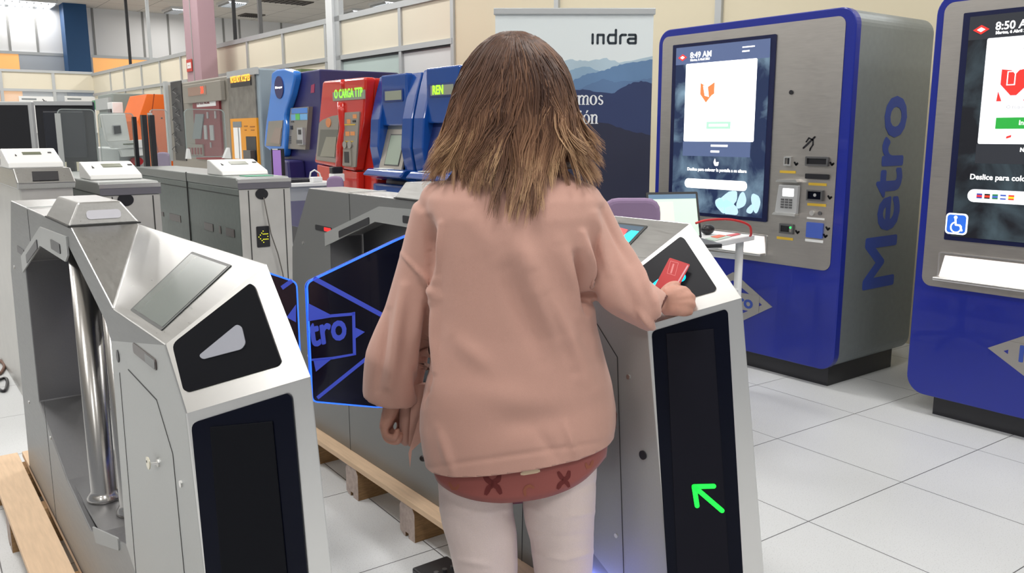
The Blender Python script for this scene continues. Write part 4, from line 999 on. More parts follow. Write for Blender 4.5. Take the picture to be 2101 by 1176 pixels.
rp = frect('red_panel', (399, 207, 461, 330), 0, .03, mat('dark_red_panel', rgb(128, 44, 52), .4), e)
frect('title_plate', (408, 209, 448, 217), .03, .034, M_WHITE, rp)
fk.text('title', 'EXIT TICKET MACHINE', fk.px(409, 214)[0], fk.px(409, 215)[1], .055, .036, mat('dark_red_panel', (.1, .02, .02, 1)), rp, bold=.001)
fpoly('screen', ((407, 234), (424, 234), (418, 285), (401, 285)), .03, .045, M_KSIDE, rp)
for q in ((430, 230, 433, 243), (446, 228, 449, 243), (424, 257, 431, 286), (436, 257, 445, 288), (437, 292, 439, 303)): frect('slot', q, .03, .045, M_SILV, rp)
frect('key_tray', (392, 296, 424, 320), .03, .05, M_STONE, rp)
for i in range(5): frect('key', (394+i*6, 303, 398+i*6, 317), .05, .056, mat('dark_red_panel', (.1, .02, .02, 1)), rp)
# amber machine
aF, aN = pt(469, 150, r=3.9).y, pt(530, 140, r=3.9).y; zt = 2.155
e = mroot('brushed steel ticket machine with amber lower front and lit amber text', (aN+aF)/2)
xR = pt(604, 200, a=aN).x
MB().box((3.9, aN, 0), (min(xR, 4.95), aF, zt)).build('body', M_BGREY, e, bevel=.02)
frect('front', (470, 152, 530, 244), 0, .02, mat('mottled_brushed_steel', rgb(150, 146, 140), .35, .8, noise=(8, .3, (1, 1, 1))), e)  # brushed steel front, its tone mottled by noise
frect('front_rim', (469, 148, 531, 152), 0, .03, M_ALU, e)
dd = frect('display', (477, 163, 519, 175), .02, .03, M_BLACK, e)
u_, v_ = fk.px(478, 173); u2, _ = fk.px(518, 166)
fk.text('display_text', 'NOTES NOT ACCEPTED', u_, v_+.015, .112, .031, glow('amber_text', rgb(255, 176, 60), 1.3), dd, bold=.003, fit=u2-u_)
ap = frect('amber_panel', (476, 244, 536, 352), 0, .025, M_AMBERP, e)
frect('mirror', (483, 262, 501, 326), .025, .03, mat('bright_mirror', (.9, .9, .88, 1), .25), ap)
frect('mirror_top', (482, 250, 500, 261), .025, .03, M_KSIDE, ap); frect('mirror_bar', (494, 262, 497, 326), .03, .036, M_KSIDE, ap)
frect('receiver_bay', (509, 280, 533, 345), .025, .03, M_BLACK, ap); frect('receiver', (513, 308, 530, 345), .03, .09, M_DARKST, ap)
for q in ((505, 258, 512, 260), (517, 259, 527, 261), (506, 266, 510, 268), (519, 266, 526, 268)): frect('print', q, .025, .028, mat('amber_print', rgb(150, 90, 10), .5), ap)
sa = PL((3.9, aN, 0), (1, 0, 0), Z)
for i in range(6): sa.rect('vent_slot', (sa.px(562, 165)[0], zt-.34+i*.045, sa.px(570, 165)[0], zt-.325+i*.045), 0, .004, M_DARKST, e)
# violet machine with bright blue wave front
aF, aN = pt(568, 142, r=3.9).y, pt(656, 145, r=3.9).y; zt = 2.04
e = mroot('deep violet ticket machine with a bright blue wave shaped panel and round badge', (aN+aF)/2)
MB().box((3.9, aN, .3), (4.85, aF, zt)).build('body', M_PURP, e, bevel=.015)
MB().box((3.95, aN+.1, 0), (4.8, aF-.1, .3)).build('base', M_BLACK, e)
MB().box((4.0, aF-.45, zt), (4.5, aF-.05, zt+.05)).build('top_box', mat('olive', rgb(110, 130, 80), .6), e)
wv = fpoly('wave_panel', ((572, 150), (582, 143), (600, 141), (619, 147), (620, 160), (612, 195), (602, 225), (599, 240), (603, 260), (600, 300), (597, 322), (586, 322), (556, 300), (560, 255), (566, 215), (571, 175)), 0, .09, M_LBLUE, e, rr=.04, bevel=.02, seg=3)
c = fk.px(589, 180); rdg = fk.poly('round_badge', circ(c[0], c[1], .125, 28, .125), .09, .10, M_PURP, wv)
fk.text('badge_text', 'Billetes a pasar', c[0], c[1]-.01, .034, .101, M_SCRT, rdg, align='CENTER', bold=.001)
cp_ = fpoly('control_panel', ((605, 222), (642, 219), (635, 307), (597, 305)), .0, .05, M_STONE, e)
frect('panel_header', (607, 223, 640, 232), .05, .054, M_LBLUE, cp_); frect('panel_band', (606, 235, 640, 246), .05, .054, mat('pale_cyan_band', rgb(110, 170, 220), .4), cp_); frect('green_mark', (616, 234, 625, 246), .054, .058, mat('green_mark', rgb(90, 190, 90), .4), cp_)
for q in ((606, 249, 612, 251), (605, 258, 610, 266)): frect('slot', q, .05, .055, M_BLACK, cp_)
pad = frect('coin_unit', (623, 262, 636, 297), .05, .08, M_SILV, cp_); frect('coin_mouth', (626, 266, 632, 276), .08, .083, M_BLACK, pad); frect('tray_mouth', (622, 287, 634, 295), .08, .083, M_DARKST, pad)
for i in range(4): frect('button', (602+0, 280+i*4, 606, 282+i*4), .05, .056, M_DARKST, cp_)
sp_ = fpoly('screen_bay', ((568, 249), (597, 247), (592, 300), (562, 299)), .09, .10, M_STONE, wv); fpoly('screen', ((582, 262), (595, 263), (591, 296), (571, 292)), .10, .104, mat('dim_screen', rgb(150, 134, 124), .35), sp_)
fpoly('lower_box', ((588, 326), (625, 329), (629, 372), (590, 372)), 0, .20, M_PURP, e, bevel=.02)
fpoly('emblem', ((639, 175), (646, 172), (645, 190), (638, 191)), 0, .004, mat('emblem_red', rgb(150, 40, 80), .5), e)
# red machine
f2 = PL((3.75, 0, 0), (0, -1, 0), Z)
def frect2(*a, **k): return frect(*a, pl=f2, **k)
def fpoly2(*a, **k): return fpoly(*a, pl=f2, **k)
aF, aN = pt(660, 167, r=3.75).y, pt(765, 156, r=3.8).y+.05; zt = 1.88
e = mroot('glossy red ticket machine showing green CARGA TTP text', (aN+aF)/2)
MB().box((3.83, aN, 0), (4.7, aF, zt)).build('body', M_RED, e, bevel=.015)
pr = PL((3.83, 0, 0), (0, -1, 0), Z)
front = fpoly2('front_shell', ((667, 167), (756, 158), (750, 250), (735, 330), (733, 351), (650, 334), (655, 300)), -.08, .03, M_RED, e, rr=.04, bevel=.02, seg=3)
fpoly2('lower_shell', ((650, 337), (733, 353), (733, 392), (650, 372)), -.08, .0, M_RED, e, rr=.02, bevel=.012)
dd = frect2('display', (690, 190, 756, 203), .03, .04, mat('lcd_grey', rgb(140, 146, 130), .4), e)
u_, v_ = f2.px(694, 202)
f2.text('display_text', 'O CARGA TTP', u_, v_+.0, .115, .041, glow('green_text', rgb(130, 225, 60), 1.2), dd, bold=.003, fit=f2.px(752, 200)[0]-u_)
mp_ = fpoly2('screen_panel', ((663, 252), (670, 246), (690, 238), (704, 236), (700, 334), (656, 328)), .03, .045, M_STONE, e, rr=.02)
fpoly2('screen_well', ((666, 266), (702, 266), (697, 325), (660, 320)), .045, .047, mat('well_grey', rgb(104, 104, 96), .5), mp_); fpoly2('screen', ((679, 281), (700, 281), (696, 322), (666, 321)), .047, .052, mat('dim_screen_b', rgb(140, 138, 124), .35), mp_)
f2.poly('round_button', circ(*f2.px(683, 252), .055, 20, .045), .045, .052, mat('orange_button', rgb(205, 130, 80), .5), mp_)
cpn = fpoly2('control_panel', ((716, 231), (746, 229), (738, 343), (711, 340)), .03, .045, M_STONE, e, rr=.01)
for q in ((721, 245, 728, 254), (733, 235, 741, 243), (718, 270, 726, 279), (728, 270, 737, 278)): frect2('sticker', q, .045, .048, mat('orange_sticker', rgb(216, 140, 80), .5), cpn)
for q in ((716, 255, 738, 257), (716, 289, 734, 291)): frect2('strip', q, .045, .048, M_YEL, cpn)
for x_ in (718, 728): f2.poly('coin_ring', circ(*f2.px(x_, 297), .04, 18, .035), .045, .06, M_CHROME, cpn)
frect2('slot', (733, 247, 739, 251), .045, .05, M_BLACK, cpn)
tf = frect2('ticket_tray', (714, 307, 731, 340), .045, .055, M_STONE, cpn); frect2('tray_mouth', (717, 311, 727, 334), .055, .058, M_BLACK, tf)
g_ = MB(); g_.tube([f2.at(*f2.px(x, y), .03) for x, y in ((708, 210), (708, 230), (712, 262), (705, 300), (703, 345))], .045, 12); g_.tube([f2.at(*f2.px(x, y), .02) for x, y in ((708, 164), (709, 183))], .03, 12); g_.build('rib', M_RED, e, smooth=True)
# blue machines
def blue_machine(q, label, lit):
    aF, aN, zt = q
    W_ = aF-aN
    e = mroot(label, (aN+aF)/2)
    MB().box((3.9, aN+.02, .25), (4.75, aF, zt-.01)).build('body', M_KSIDE, e, bevel=.015)
    MB().box((3.95, aN+.1, 0), (4.7, aF-.1, .25)).build('base', M_BLACK, e)
    s = PL((3.78, aF, 0), (0, -1, 0), Z)
    for u0, u1 in ((0, .17), (W_-.17, W_)):       # bowed side cheeks
        b = MB(); zs = [.95, 1.02, 1.25, 1.5, 1.7, zt]; ds = [.05, .06, .10, .08, .03, -.03]
        prof = [Vector((3.90, 0, z)) for z in zs[::-1]]; fr = [Vector((3.84-d, 0, z)) for z, d in zip(zs, ds)]
        b.prism([p+Vector((0, aF-u0, 0)) for p in fr+prof], (0, -(u1-u0), 0)); b.build('side_cheek', M_TBLUE, e, bevel=.015, seg=3)
    hd = s.rect('header', (.15, zt-.45, W_-.15, zt), -.10, -.02, M_TBLUE, e, bevel=.015)
    hr = s.rect('display_recess', (.20, zt-.24, W_-.2, zt-.13), -.02, -.012, mat('blue_recess', rgb(10, 48, 116), .4), hd, rad=.02)
    dp = s.rect('display', (.24, zt-.225, W_-.22, zt-.145), -.012, -.008, mat('lcd_grey', rgb(140, 146, 130), .4), hr)
    if lit: s.text('display_text', 'REN', .27, zt-.215, .10, -.006, glow('green_text_b', rgb(150, 240, 40), 1.4), dp, bold=.003, sx=.9)
    s.rect('screen_bay', (.16, .98, W_-.16, zt-.45), -.10, -.07, M_KSIDE if not lit else mat('deep_blue', rgb(16, 36, 96), .4), e)
    sl = MB(); sl.prism([s.at(.17, 1.02, .05), s.at(W_-.17, 1.02, .05), s.at(W_-.17, zt-.48, -.065), s.at(.17, zt-.48, -.065)], (.012, 0, -.02)); slp = sl.build('sloped_panel', M_STONE if not lit else MATS['deep_blue'], e)
    if not lit:
        P0, P1 = s.at(.17, 1.02, .05), s.at(.17, zt-.48, -.065); q_ = PL(P0, (0, -1, 0), P1-P0); q_.n = -q_.n if q_.n.x > 0 else q_.n
        q_.rect('screen_edge', (.09, .07, W_-.40, .36), .0, .004, M_BLACK, slp); q_.rect('screen', (.10, .08, W_-.41, .35), .004, .006, mat('greenish_screen', rgb(130, 144, 128), .3), slp)
        q_.rect('card_slot', (W_-.46, .42, W_-.42, .43), 0, .01, M_BLACK, slp)
    b = MB(); b.prism([Vector((3.90, aF-.02, .93)), Vector((3.62, aF-.06, 1.00)), Vector((3.66, aF-.10, 1.06)), Vector((3.90, aF-.02, 1.06))], (0, -(W_-.06), 0)); b.build('shelf', M_LBLUE if False else M_TBLUE, e, bevel=.02, seg=3)
    s.rect('lower_panel', (.04, .3, W_-.16, .92), -.10, .04, M_TBLUE, e, bevel=.02)
    stk = PL((3.63, aF, 1.058), (0, -1, 0), (1, 0, 0)); stk.n = Vector((0, 0, 1)); stk.rect('sticker', (.22, .03, .45, .12), .0, .006, M_WHITE, e)
    return e
blue_machine((pt(765, 156, r=3.8).y, pt(851, 150, r=3.8).y, 1.89), 'glossy blue ticket machine with bowed cheeks and a dim sloping screen', False)
blue_machine((pt(851, 150, r=3.8).y-.03, 5.60, 1.905), 'glossy blue ticket machine with bright green letters, half hidden by the woman\'s hair', True)

# ------------------------------------------------------------------ tables, chairs, monitors behind the gates
def box_table(x0, x1, y0, y1, h, label, name='table', mt=None, legs=True):
    e = empty(name, ((x0+x1)/2, (y0+y1)/2, 0), label, 'table')
    MB().box((x0, y0, h-.03), (x1, y1, h)).build('tabletop', mt or M_WHITE, e, bevel=.004)
    for x in (x0+.04, x1-.04):
        for y in (y0+.04, y1-.04): MB().tube([(x, y, 0), (x, y, h-.03)], .02, 10).build('leg', M_ALU, e)
    MB().box((x0+.04, y0+.03, h-.16), (x1-.04, y0+.05, h-.03)).build('apron', M_ALU, e)
    return e
T0 = pt(580, 378, t=7.7); tz = T0.z
tx0, tx1 = T0.x-.1, min(3.55, pt(742, 388, a=T0.y+.2).x)
box_table(tx0, tx1, T0.y, T0.y+.7, tz, 'white table with keyboards behind the long right gate')
def onT(x, y, z=None): return pt(x, y, z=(z or tz))
def keyboard(P, w_, d_, z, label, rz=0):
    e = empty('keyboard', (P.x, P.y, z), label, 'keyboard', rz=rz)
    Mx = PW(e)
    def bx(a, b):
        return MB().prism([Mx @ Vector((a[0], a[1], a[2])), Mx @ Vector((b[0], a[1], a[2])), Mx @ Vector((b[0], b[1], a[2])), Mx @ Vector((a[0], b[1], a[2]))], (0, 0, b[2]-a[2]))
    bx((-w_/2, -d_/2, 0), (w_/2, d_/2, .02)).build('case', M_BLACK, e, bevel=.004)
    b = MB()
    for i in range(14):
        for j in range(5):
            x = -w_/2+.012+i*(w_-.024)/14; y = -d_/2+.012+j*(d_-.024)/5; b.prism([Mx @ Vector((x, y, .02)), Mx @ Vector((x+w_/17, y, .02)), Mx @ Vector((x+w_/17, y+d_/6.5, .02)), Mx @ Vector((x, y+d_/6.5, .02))], (0, 0, .008))
    b.build('keys', mat('key_grey', (.05, .05, .055, 1), .5), e)
keyboard(Vector((pt(612, 373, t=7.8).x, T0.y+.22, 0)), .46, .17, tz, 'black keyboard lying on the white table behind the gates', .1)
keyboard(Vector((pt(645, 376, t=7.8).x+.05, T0.y+.42, 0)), .30, .13, tz, 'smaller black keyboard beside the cream plugs on the white table', -.3)
# plugs and adapters
def small_box(name, x, y, t, s, material, label, cat, z=None):
    P = pt(x, y, t=t); z = tz if z is None else z; P.y = max(P.y, T0.y+.1); P.x = max(P.x, tx0+.1)
    o = MB().box((P.x-s[0]/2, P.y-s[1]/2, z), (P.x+s[0]/2, P.y+s[1]/2, z+s[2])).build(name, material, None, bevel=.008); set_props(o, label, cat); return o
pa = small_box('power_adapter', 713, 378, 7.95, (.12, .1, .075), M_WHITE, 'square white power adapter carrying the black plug, by the red machine', 'adapter')
P = pa.matrix_world @ Vector(sum((Vector(c) for c in pa.bound_box), Vector())/8); o = MB().box((P.x-.06, P.y-.04, tz+.076), (P.x+.05, P.y+.04, tz+.14)).build('black_plug', M_BLACK, None, bevel=.01); set_props(o, 'black plug sitting on the square white adapter', 'plug')
small_box('white_charger', 666, 376, 7.85, (.10, .08, .05), M_WHITE, 'white charger left of the small lilac chair', 'charger')
Pc = [Vector((pt(664, 372, t=7.8).x, T0.y+.2, tz+.008)), Vector((pt(668, 358, t=7.8).x, T0.y+.2, tz+.09)), Vector((pt(678, 354, t=7.8).x, T0.y+.2, tz+.11)), Vector((pt(692, 358, t=7.8).x, T0.y+.2, tz+.08)), Vector((pt(698, 358, t=7.8).x, T0.y+.2, tz+.008))]
o = MB().tube(Pc, .008, 8).build('white_cable', M_WHITE, None, smooth=True); set_props(o, 'white cable looping over the small lilac chair', 'cable')
# tablet like tilted screen
P = pt(570, 366, t=8.0)
tp = PL((P.x-.08, T0.y+.35, tz), (1, -.25, 0), Z); e = empty('tablet_display', (P.x, T0.y+.35, tz), 'narrow black framed display glowing faint violet, below the violet machine', 'display')
u0, v1 = tp.px(556, 305); u1, v0 = tp.px(586, 362)
tp.rect('case', (u0, 0, u1, v1-.0), -.035, 0, M_BLACK, e, bevel=.006)
tp.rect('screen', (u0+.012, max(v0, .02), u1-.035, v1-.015), 0, .003, glow('violet_screen', rgb(132, 100, 160), .75), e)
tp.rect('brand_tag', (u0+.01, v1-.012, u0+.06, v1-.002), 0, .003, M_WHITE, e)
def chair(x0, y0, x1, y1, t, label, seat_drop=.42):
    A, B = pt(x0, y0, t=t), pt(x1, y1, t=t); c = (A+B)/2; h = A.z-B.z; w_ = (Vector((B.x-A.x, B.y-A.y, 0))).length
    e = empty('office_chair', (c.x, c.y, 0), label, 'chair', 'lilac office chairs', -YAW)
    Mx = PW(e); q = PL(Mx @ Vector((0, 0, 0)), Mx.to_3x3() @ Vector((1, 0, 0)), Z)
    top = A.z
    q.poly('backrest', rpoly([(-w_/2, top-.36), (w_/2, top-.36), (w_/2, top), (-w_/2, top)], .06), 0, .05, M_LILAC, e, bevel=.018, seg=3)
    q.rect('seat', (-w_/2, top-.56, w_/2, top-.50), -.42, .02, M_LILAC, e, rad=.02)
    q.rect('back_bar', (-.02, top-.55, .02, top-.2), -.03, 0, M_BLACK, e)
    b = MB(); cc = Mx @ Vector((0, .2, 0)); b.tube([(cc.x, cc.y, .06), (cc.x, cc.y, top-.55)], .025, 12); b.build('column', M_BLACK, e)
    b = MB()
    for i in range(5):
        a = 2*pi*i/5; b.tube([(cc.x, cc.y, .09), (cc.x+.26*cos(a), cc.y+.26*sin(a), .05)], .018, 8); b.sphere((cc.x+.26*cos(a), cc.y+.26*sin(a), .025), .025, 6)
    b.build('star_base', M_BLACK, e)
    return e
chair(672, 361, 706, 392, 7.3, 'lilac office chair whose rounded back shows above the right gate, by the red machine')
chair(322, 312, 352, 340, 8.3, 'lilac office chair seen through the glass leaf below the orange machine')
chair(1236, 405, 1352, 470, 3.35, 'large lilac office chair just behind the right gate, beside the laptop')
# desk and monitors, far left
D0 = pt(10, 340, t=6.5)
box_table(D0.x-1.2, D0.x+.62, D0.y, D0.y+.6, .93, 'grey desk carrying the monitors at the far left', mt=M_LGREY)
def monitor(q, t, label, fm, sm_, back=False, depth=.05):
    x0, y0, x1, y1 = q; A = pt(x1, y0, t=t)
    p = PL((A.x, A.y, 0), (cos(YAW)*1.0, -sin(YAW)*.75, 0), Z); u0, v1 = p.px(x0, y0); u1, v0 = p.px(x1, y1)
    e = empty('monitor', (*(p.at((u0+u1)/2, 0)[:2]), .93), label, 'monitor')
    p.rect('housing', (u0, v0, u1, v1), -depth, 0, fm, e, bevel=.006)
    if not back: p.rect('screen', (u0+.025, v0+.03, u1-.025, v1-.025), 0, .002, sm_, e)
    else:
        p.rect('top_bevel', (u0, v1-.03, u1, v1), 0, .02, M_SILV, e); p.rect('back_cover', (u0+.06, v0+.03, u1-.06, v1-.07), 0, .03, sm_, e, bevel=.015)
    c = (u0+u1)/2; p.rect('neck', (c-.03, .95, c+.03, v0+.03), -depth-.02, -depth+.02, M_BLACK, e); p.rect('foot', (c-.12, .93, c+.12, .95), -depth-.12, .06, M_BLACK, e)
    return e
monitor((-45, 208, 75, 321), 5.9, 'silver framed monitor with a dark screen at the far left edge', M_SILV, M_MONIT)
monitor((70, 208, 200, 332), 6.6, 'large black monitor behind the silver framed one, with a grey top edge', M_BLACK, mat('dark_navy_plastic', (.012, .014, .022, 1), .4), True)
# posters on the glazed cross partition
for (x0, x1, lb) in ((38, 109, 'white printed poster strip on the glazing above the silver monitor'), (132, 198, 'white printed poster strip on the glazing above the black monitor')):
    e = empty('poster', (pt((x0+x1)/2, 200, a=BA-.05).x, BA-.06, 1.9), lb, 'poster'); pb_ = PL((0, BA-.05, 0), (1, 0, 0), Z)
    u0, v1 = pb_.px(x0, 197); u1, _ = pb_.px(x1, 197)
    pb_.rect('sheet', (u0, 1.4, u1, v1), 0, .01, M_WHITE, e); pb_.rect('print_line', (u0+.06, v1-.09, u0+.38, v1-.05), .01, .014, M_KSIDE, e)
    b = MB(); rnd = random.Random(x0)
    for i in range(8): b.prism([pb_.at(p[0], p[1], .01) for p in circ(u1-.12-rnd.random()*.16, v1-.06-rnd.random()*.2, .014, 8)], pb_.n*.003)
    b.build('print_dots', M_SEAM, e)
# white card reader gate head behind the glass
a_ = 7.7; hp = PL((0, a_, 0), (1, 0, 0), Z)
e = empty('card_reader_gate', (hp.px(262, 330)[0], a_+.5, 0), 'white upright card reader head with black square, on an older gate far back', 'card reader')
u0, vz = hp.px(245, 306); u1, _ = hp.px(303, 306)
MB().box((u0, a_+.03, 0), (u1, a_+1.6, vz)).build('cabinet', M_LGREY, e, bevel=.006)
hp.poly('tilted_head', rpoly(hp.pxs((267, 288), (220, 291), (208, 234), (257, 233))[::-1], .01)[::-1], -.08, 0, M_HOOD, e, bevel=.006)
fpoly('reader_bezel', ((230, 257), (247, 256), (250, 274), (233, 276)), 0, .012, M_SILV, e, pl=hp, rr=.01); fpoly('reader_glass', ((232, 259), (246, 258), (248, 273), (234, 275)), .012, .016, M_BLACK, e, pl=hp)
fpoly('lower_hood', ((221, 291), (290, 287), (292, 303), (229, 304)), -.05, .05, M_HOOD, e, pl=hp); fpoly('lcd', ((249, 295), (273, 294), (274, 296), (250, 297)), .05, .053, M_LCD, e, pl=hp)
fpoly('neck', ((244, 305), (294, 303), (300, 318), (249, 322)), -.05, .04, M_HOOD, e, pl=hp)
hp.poly('red_oval', circ(*hp.px(281, 331), .052, 24, .036), -.03, .0, mat('oval_red', rgb(176, 20, 30), .3), e)

# ------------------------------------------------------------------ laptop table between right gate and machines
tz2 = .84
C1, C2 = pt(1550, 484, z=tz2), pt(1432, 498, z=tz2)
e = empty('white_stand', (C1.x-.3, C1.y+.3, 0), 'white rolling table with laptop and loose cards beside the screen machine', 'table')
tb = MB(); q0 = pt(1549, 482, z=tz2); q1 = pt(1452, 500, z=tz2); dirn = (q1-q0); dirn.normalize(); bk = Vector((-dirn.y, dirn.x, 0)); bk = bk if bk.y > 0 else -bk
c0, c1_ = q0, q0+dirn*.66
tb.prism([c0, c1_, c1_+bk*.42, c0+bk*.42], (0, 0, -.028)); tb.build('tabletop', M_WHITE, e, bevel=.004)
l0 = pt(1541, 778, z=.05)
for (s_, k_) in ((.05, .06), (.05, .36), (.60, .06), (.60, .36)):
    p = c0+dirn*s_+bk*k_
    MB().tube([(p.x, p.y, .06), (p.x, p.y, tz2-.03)], .021, 14).build('leg', M_WHITE, e, smooth=True)
    MB().sphere((p.x, p.y, .027), .027, 8).build('caster', M_SILV, e, smooth=True)
MB().tube([c0+dirn*.05+bk*.06+Z*(-.12), c0+dirn*.05+bk*.36+Z*(-.12)], .014, 10).build('cross_bar', M_WHITE, e)
MB().tube([c0+dirn*.05+bk*.06+Z*(-.30), c0+dirn*.60+bk*.06+Z*(-.30)], .014, 10).build('cross_bar', M_WHITE, e)
# laptop
LP = pt(1418, 470, z=tz2+.1); tl = 4.15
A, B = pt(1326, 452, t=tl), pt(1420, 455, t=tl+.05)
lpx = PL((A.x, A.y, 0), (B.x-A.x, B.y-A.y, 0), Z); lv = Vector((0, 0, 1))*.93+lpx.n*(-.30)
lp = PL((A.x, A.y, A.z), lpx.u, lv); 
e = empty('laptop', (A.x, A.y, tz2), 'open laptop with a pale screen on the white rolling table', 'laptop')
pc = lp.pxs((1327, 395), (1432, 402), (1418, 458), (1318, 455))
w_l, h_l = .33, .235
P_ul, P_ur = lp.px(1325, 395), lp.px(1432, 403)
lw = P_ur[0]-P_ul[0]; topv = P_ul[1]
lid = lp.rect('lid', (P_ul[0], topv-h_l, P_ur[0], topv), -.006, 0, M_BLACK, e, rad=.008)
lp.rect('screen', (P_ul[0]+.012, topv-h_l+.012, P_ur[0]-.012, topv-.012), 0, .001, glow('laptop_screen', rgb(190, 212, 196), .75), lid)
lp.rect('toolbar', (P_ul[0]+.012, topv-.035, P_ur[0]-.012, topv-.012), .001, .0015, glow('laptop_bar', rgb(90, 116, 140), .7), lid)
lp.rect('window', (P_ul[0]+.05, topv-h_l+.03, P_ul[0]+lw*.5, topv-.05), .001, .0015, glow('laptop_window', rgb(208, 220, 196), .8), lid)
hb = lp.at(P_ul[0], topv-h_l); fwd = Vector((-lpx.u.y, lpx.u.x, 0)); fwd = fwd if fwd.dot(CF) < 0 else -fwd
hb2 = lp.at(P_ur[0], topv-h_l); bz = hb.z
MB().prism([hb, hb2, hb2+fwd*.23, hb+fwd*.23], (0, 0, -.018)).build('base', M_BLACK, e, bevel=.003)
stand_ = MB().prism([hb+Vector((0, 0, -.018)), hb2+Vector((0, 0, -.018)), hb2+fwd*.23+Vector((0, 0, -.018)), hb+fwd*.23+Vector((0, 0, -.018))], (0, 0, -(bz-.018-tz2))).build('laptop_riser', M_SILV); set_props(stand_, 'grey riser block under the laptop', 'riser')
# cards, mouse and cables on the white table
def flat(name, q, z, h, material, label, cat, rr=.004):
    pts = [pt(x, y, z=z) for x, y in q]
    o = MB().prism(pts, (0, 0, h)).build(name, material); set_props(o, label, cat); return o
flat('paper_card', ((1447, 490), (1480, 483), (1500, 486), (1466, 495)), tz2+.001, .002, mat('pale_green_card', rgb(190, 210, 196), .5), 'pale green card lying nearest the gate on the white table', 'card')
flat('transit_card', ((1458, 486), (1476, 482), (1490, 484), (1472, 489)), tz2+.0035, .0015, mat('orange_card', rgb(220, 100, 60), .5), 'small orange card lying on the pale green one', 'card')
flat('transit_card', ((1490, 483), (1512, 479), (1520, 481), (1498, 486)), tz2+.001, .002, mat('red_card', rgb(206, 60, 60), .4), 'red and white card near the corner of the white table', 'card')
P = pt(1452, 470, z=tz2+.03); o = MB().sphere((P.x, P.y, tz2+.028), .028, 10, (1.5, 1.1, 1)).build('mouse', M_BLACK, None, smooth=True); set_props(o, 'black computer mouse on the white table', 'mouse')
rc = [pt(1428, 458, t=4.1), pt(1450, 452, t=4.15), pt(1490, 450, t=4.25), pt(1520, 455, t=4.3), pt(1538, 464, t=4.35), pt(1541, 480, t=4.38), pt(1539, 484, z=tz2+.004)]
def smoothp(P, n=6):
    out = []
    for i in range(len(P)-1):
        p0, p1, p2, p3 = P[max(i-1, 0)], P[i], P[i+1], P[min(i+2, len(P)-1)]
        for j in range(n):
            t = j/n; out.append(.5*((2*p1)+(p2-p0)*t+(2*p0-5*p1+4*p2-p3)*t*t+(3*p1-p0-3*p2+p3)*t**3))
    out.append(P[-1]); return out
o = MB().tube(smoothp(rc), .006, 8).build('red_cable', mat('red_rubber', rgb(205, 50, 50), .5), None, smooth=True); set_props(o, 'thin red cable arching over the white table', 'cable')
# cables on the floor, far left and under the gates
c = [pt(-4, 738, z=.01), pt(5, 744, z=.01), pt(9, 752, z=.01), pt(2, 765, z=.01), pt(-6, 768, z=.01)]
o = MB().tube(smoothp(c), .009, 8).build('brown_cable', mat('brown_rubber', rgb(104, 74, 60), .6), None, smooth=True); set_props(o, 'brown cable lying on the floor at the left edge', 'cable')
c = [pt(-15, 786, z=.01), pt(8, 776, z=.01), pt(15, 782, z=.01), pt(12, 798, z=.01), pt(4, 802, z=.01), pt(-15, 790, z=.01)]
o = MB().tube(smoothp(c), .008, 8).build('black_cable', M_BLACK, None, smooth=True); set_props(o, 'black cable coil on the floor at the left edge', 'cable')
P = pt(925, 1172, z=.05)
e = empty('cable_box', (P.x, P.y, 0), 'flat black connector box on the floor beside the pallet at the bottom', 'box', rz=.35)
MB().box((P.x-.08, P.y-.02, 0), (P.x+.05, P.y+.10, .045)).build('case', M_BLACK, e, bevel=.006)
MB().box((P.x-.03, P.y-.035, .0), (P.x+.02, P.y+.0, .03)).build('connector', M_DARKST, e, bevel=.004)
for i in range(4): MB().tube([(P.x-.07+i*.03, P.y+.02, .045), (P.x-.07+i*.03, P.y+.02, .052)], .008, 10).build('screw', M_DARKST, e)
# ------------------------------------------------------------------ the woman at the gate
WO = Vector((1.153, 1.535, 0)); WROT = Matrix.Rotation(-YAW, 4, 'Z'); WM = Matrix.Translation(WO) @ WROT; WI = WM.inverted()
def W(x, y, yl=0.):
    """photo point -> the woman's own frame (x to her right, y forward, z up) on the upright plane y = yl"""
    o = WI @ CAM; d = WI.to_3x3() @ (CF+CR*((x-1050.5)/F_PX)-CU*((y-588)/F_PX))
    return o+d*((yl-o.y)/d.y)
def tmp(me, mods):
    o = bpy.data.objects.new('tmp', me); COL.objects.link(o)
    for k, d in mods:
        md = o.modifiers.new(k, k)
        for a, v in d.items(): setattr(md, a, v)
    dg = bpy.context.evaluated_depsgraph_get(); dg.update()
    out = bpy.data.meshes.new_from_object(o.evaluated_get(dg)); bpy.data.objects.remove(o); return out
def ering(c, rx, ry, n=28, p=2.2, tilt=0., yback=None, rxn=None):
    """horizontal super-ellipse ring"""
    out = []
    for k in range(n):
        t = 2*pi*k/n; cc, ss = cos(t), sin(t)
        x = (abs(cc)**(2/p))*(1 if cc > 0 else -1)*(rx if cc > 0 else (rxn or rx)); y = (abs(ss)**(2/p))*(1 if ss > 0 else -1)*(ry if ss > 0 else (yback or ry))
        out.append(Vector((c[0]+x, c[1]+y, c[2]+tilt*x)))
    return out
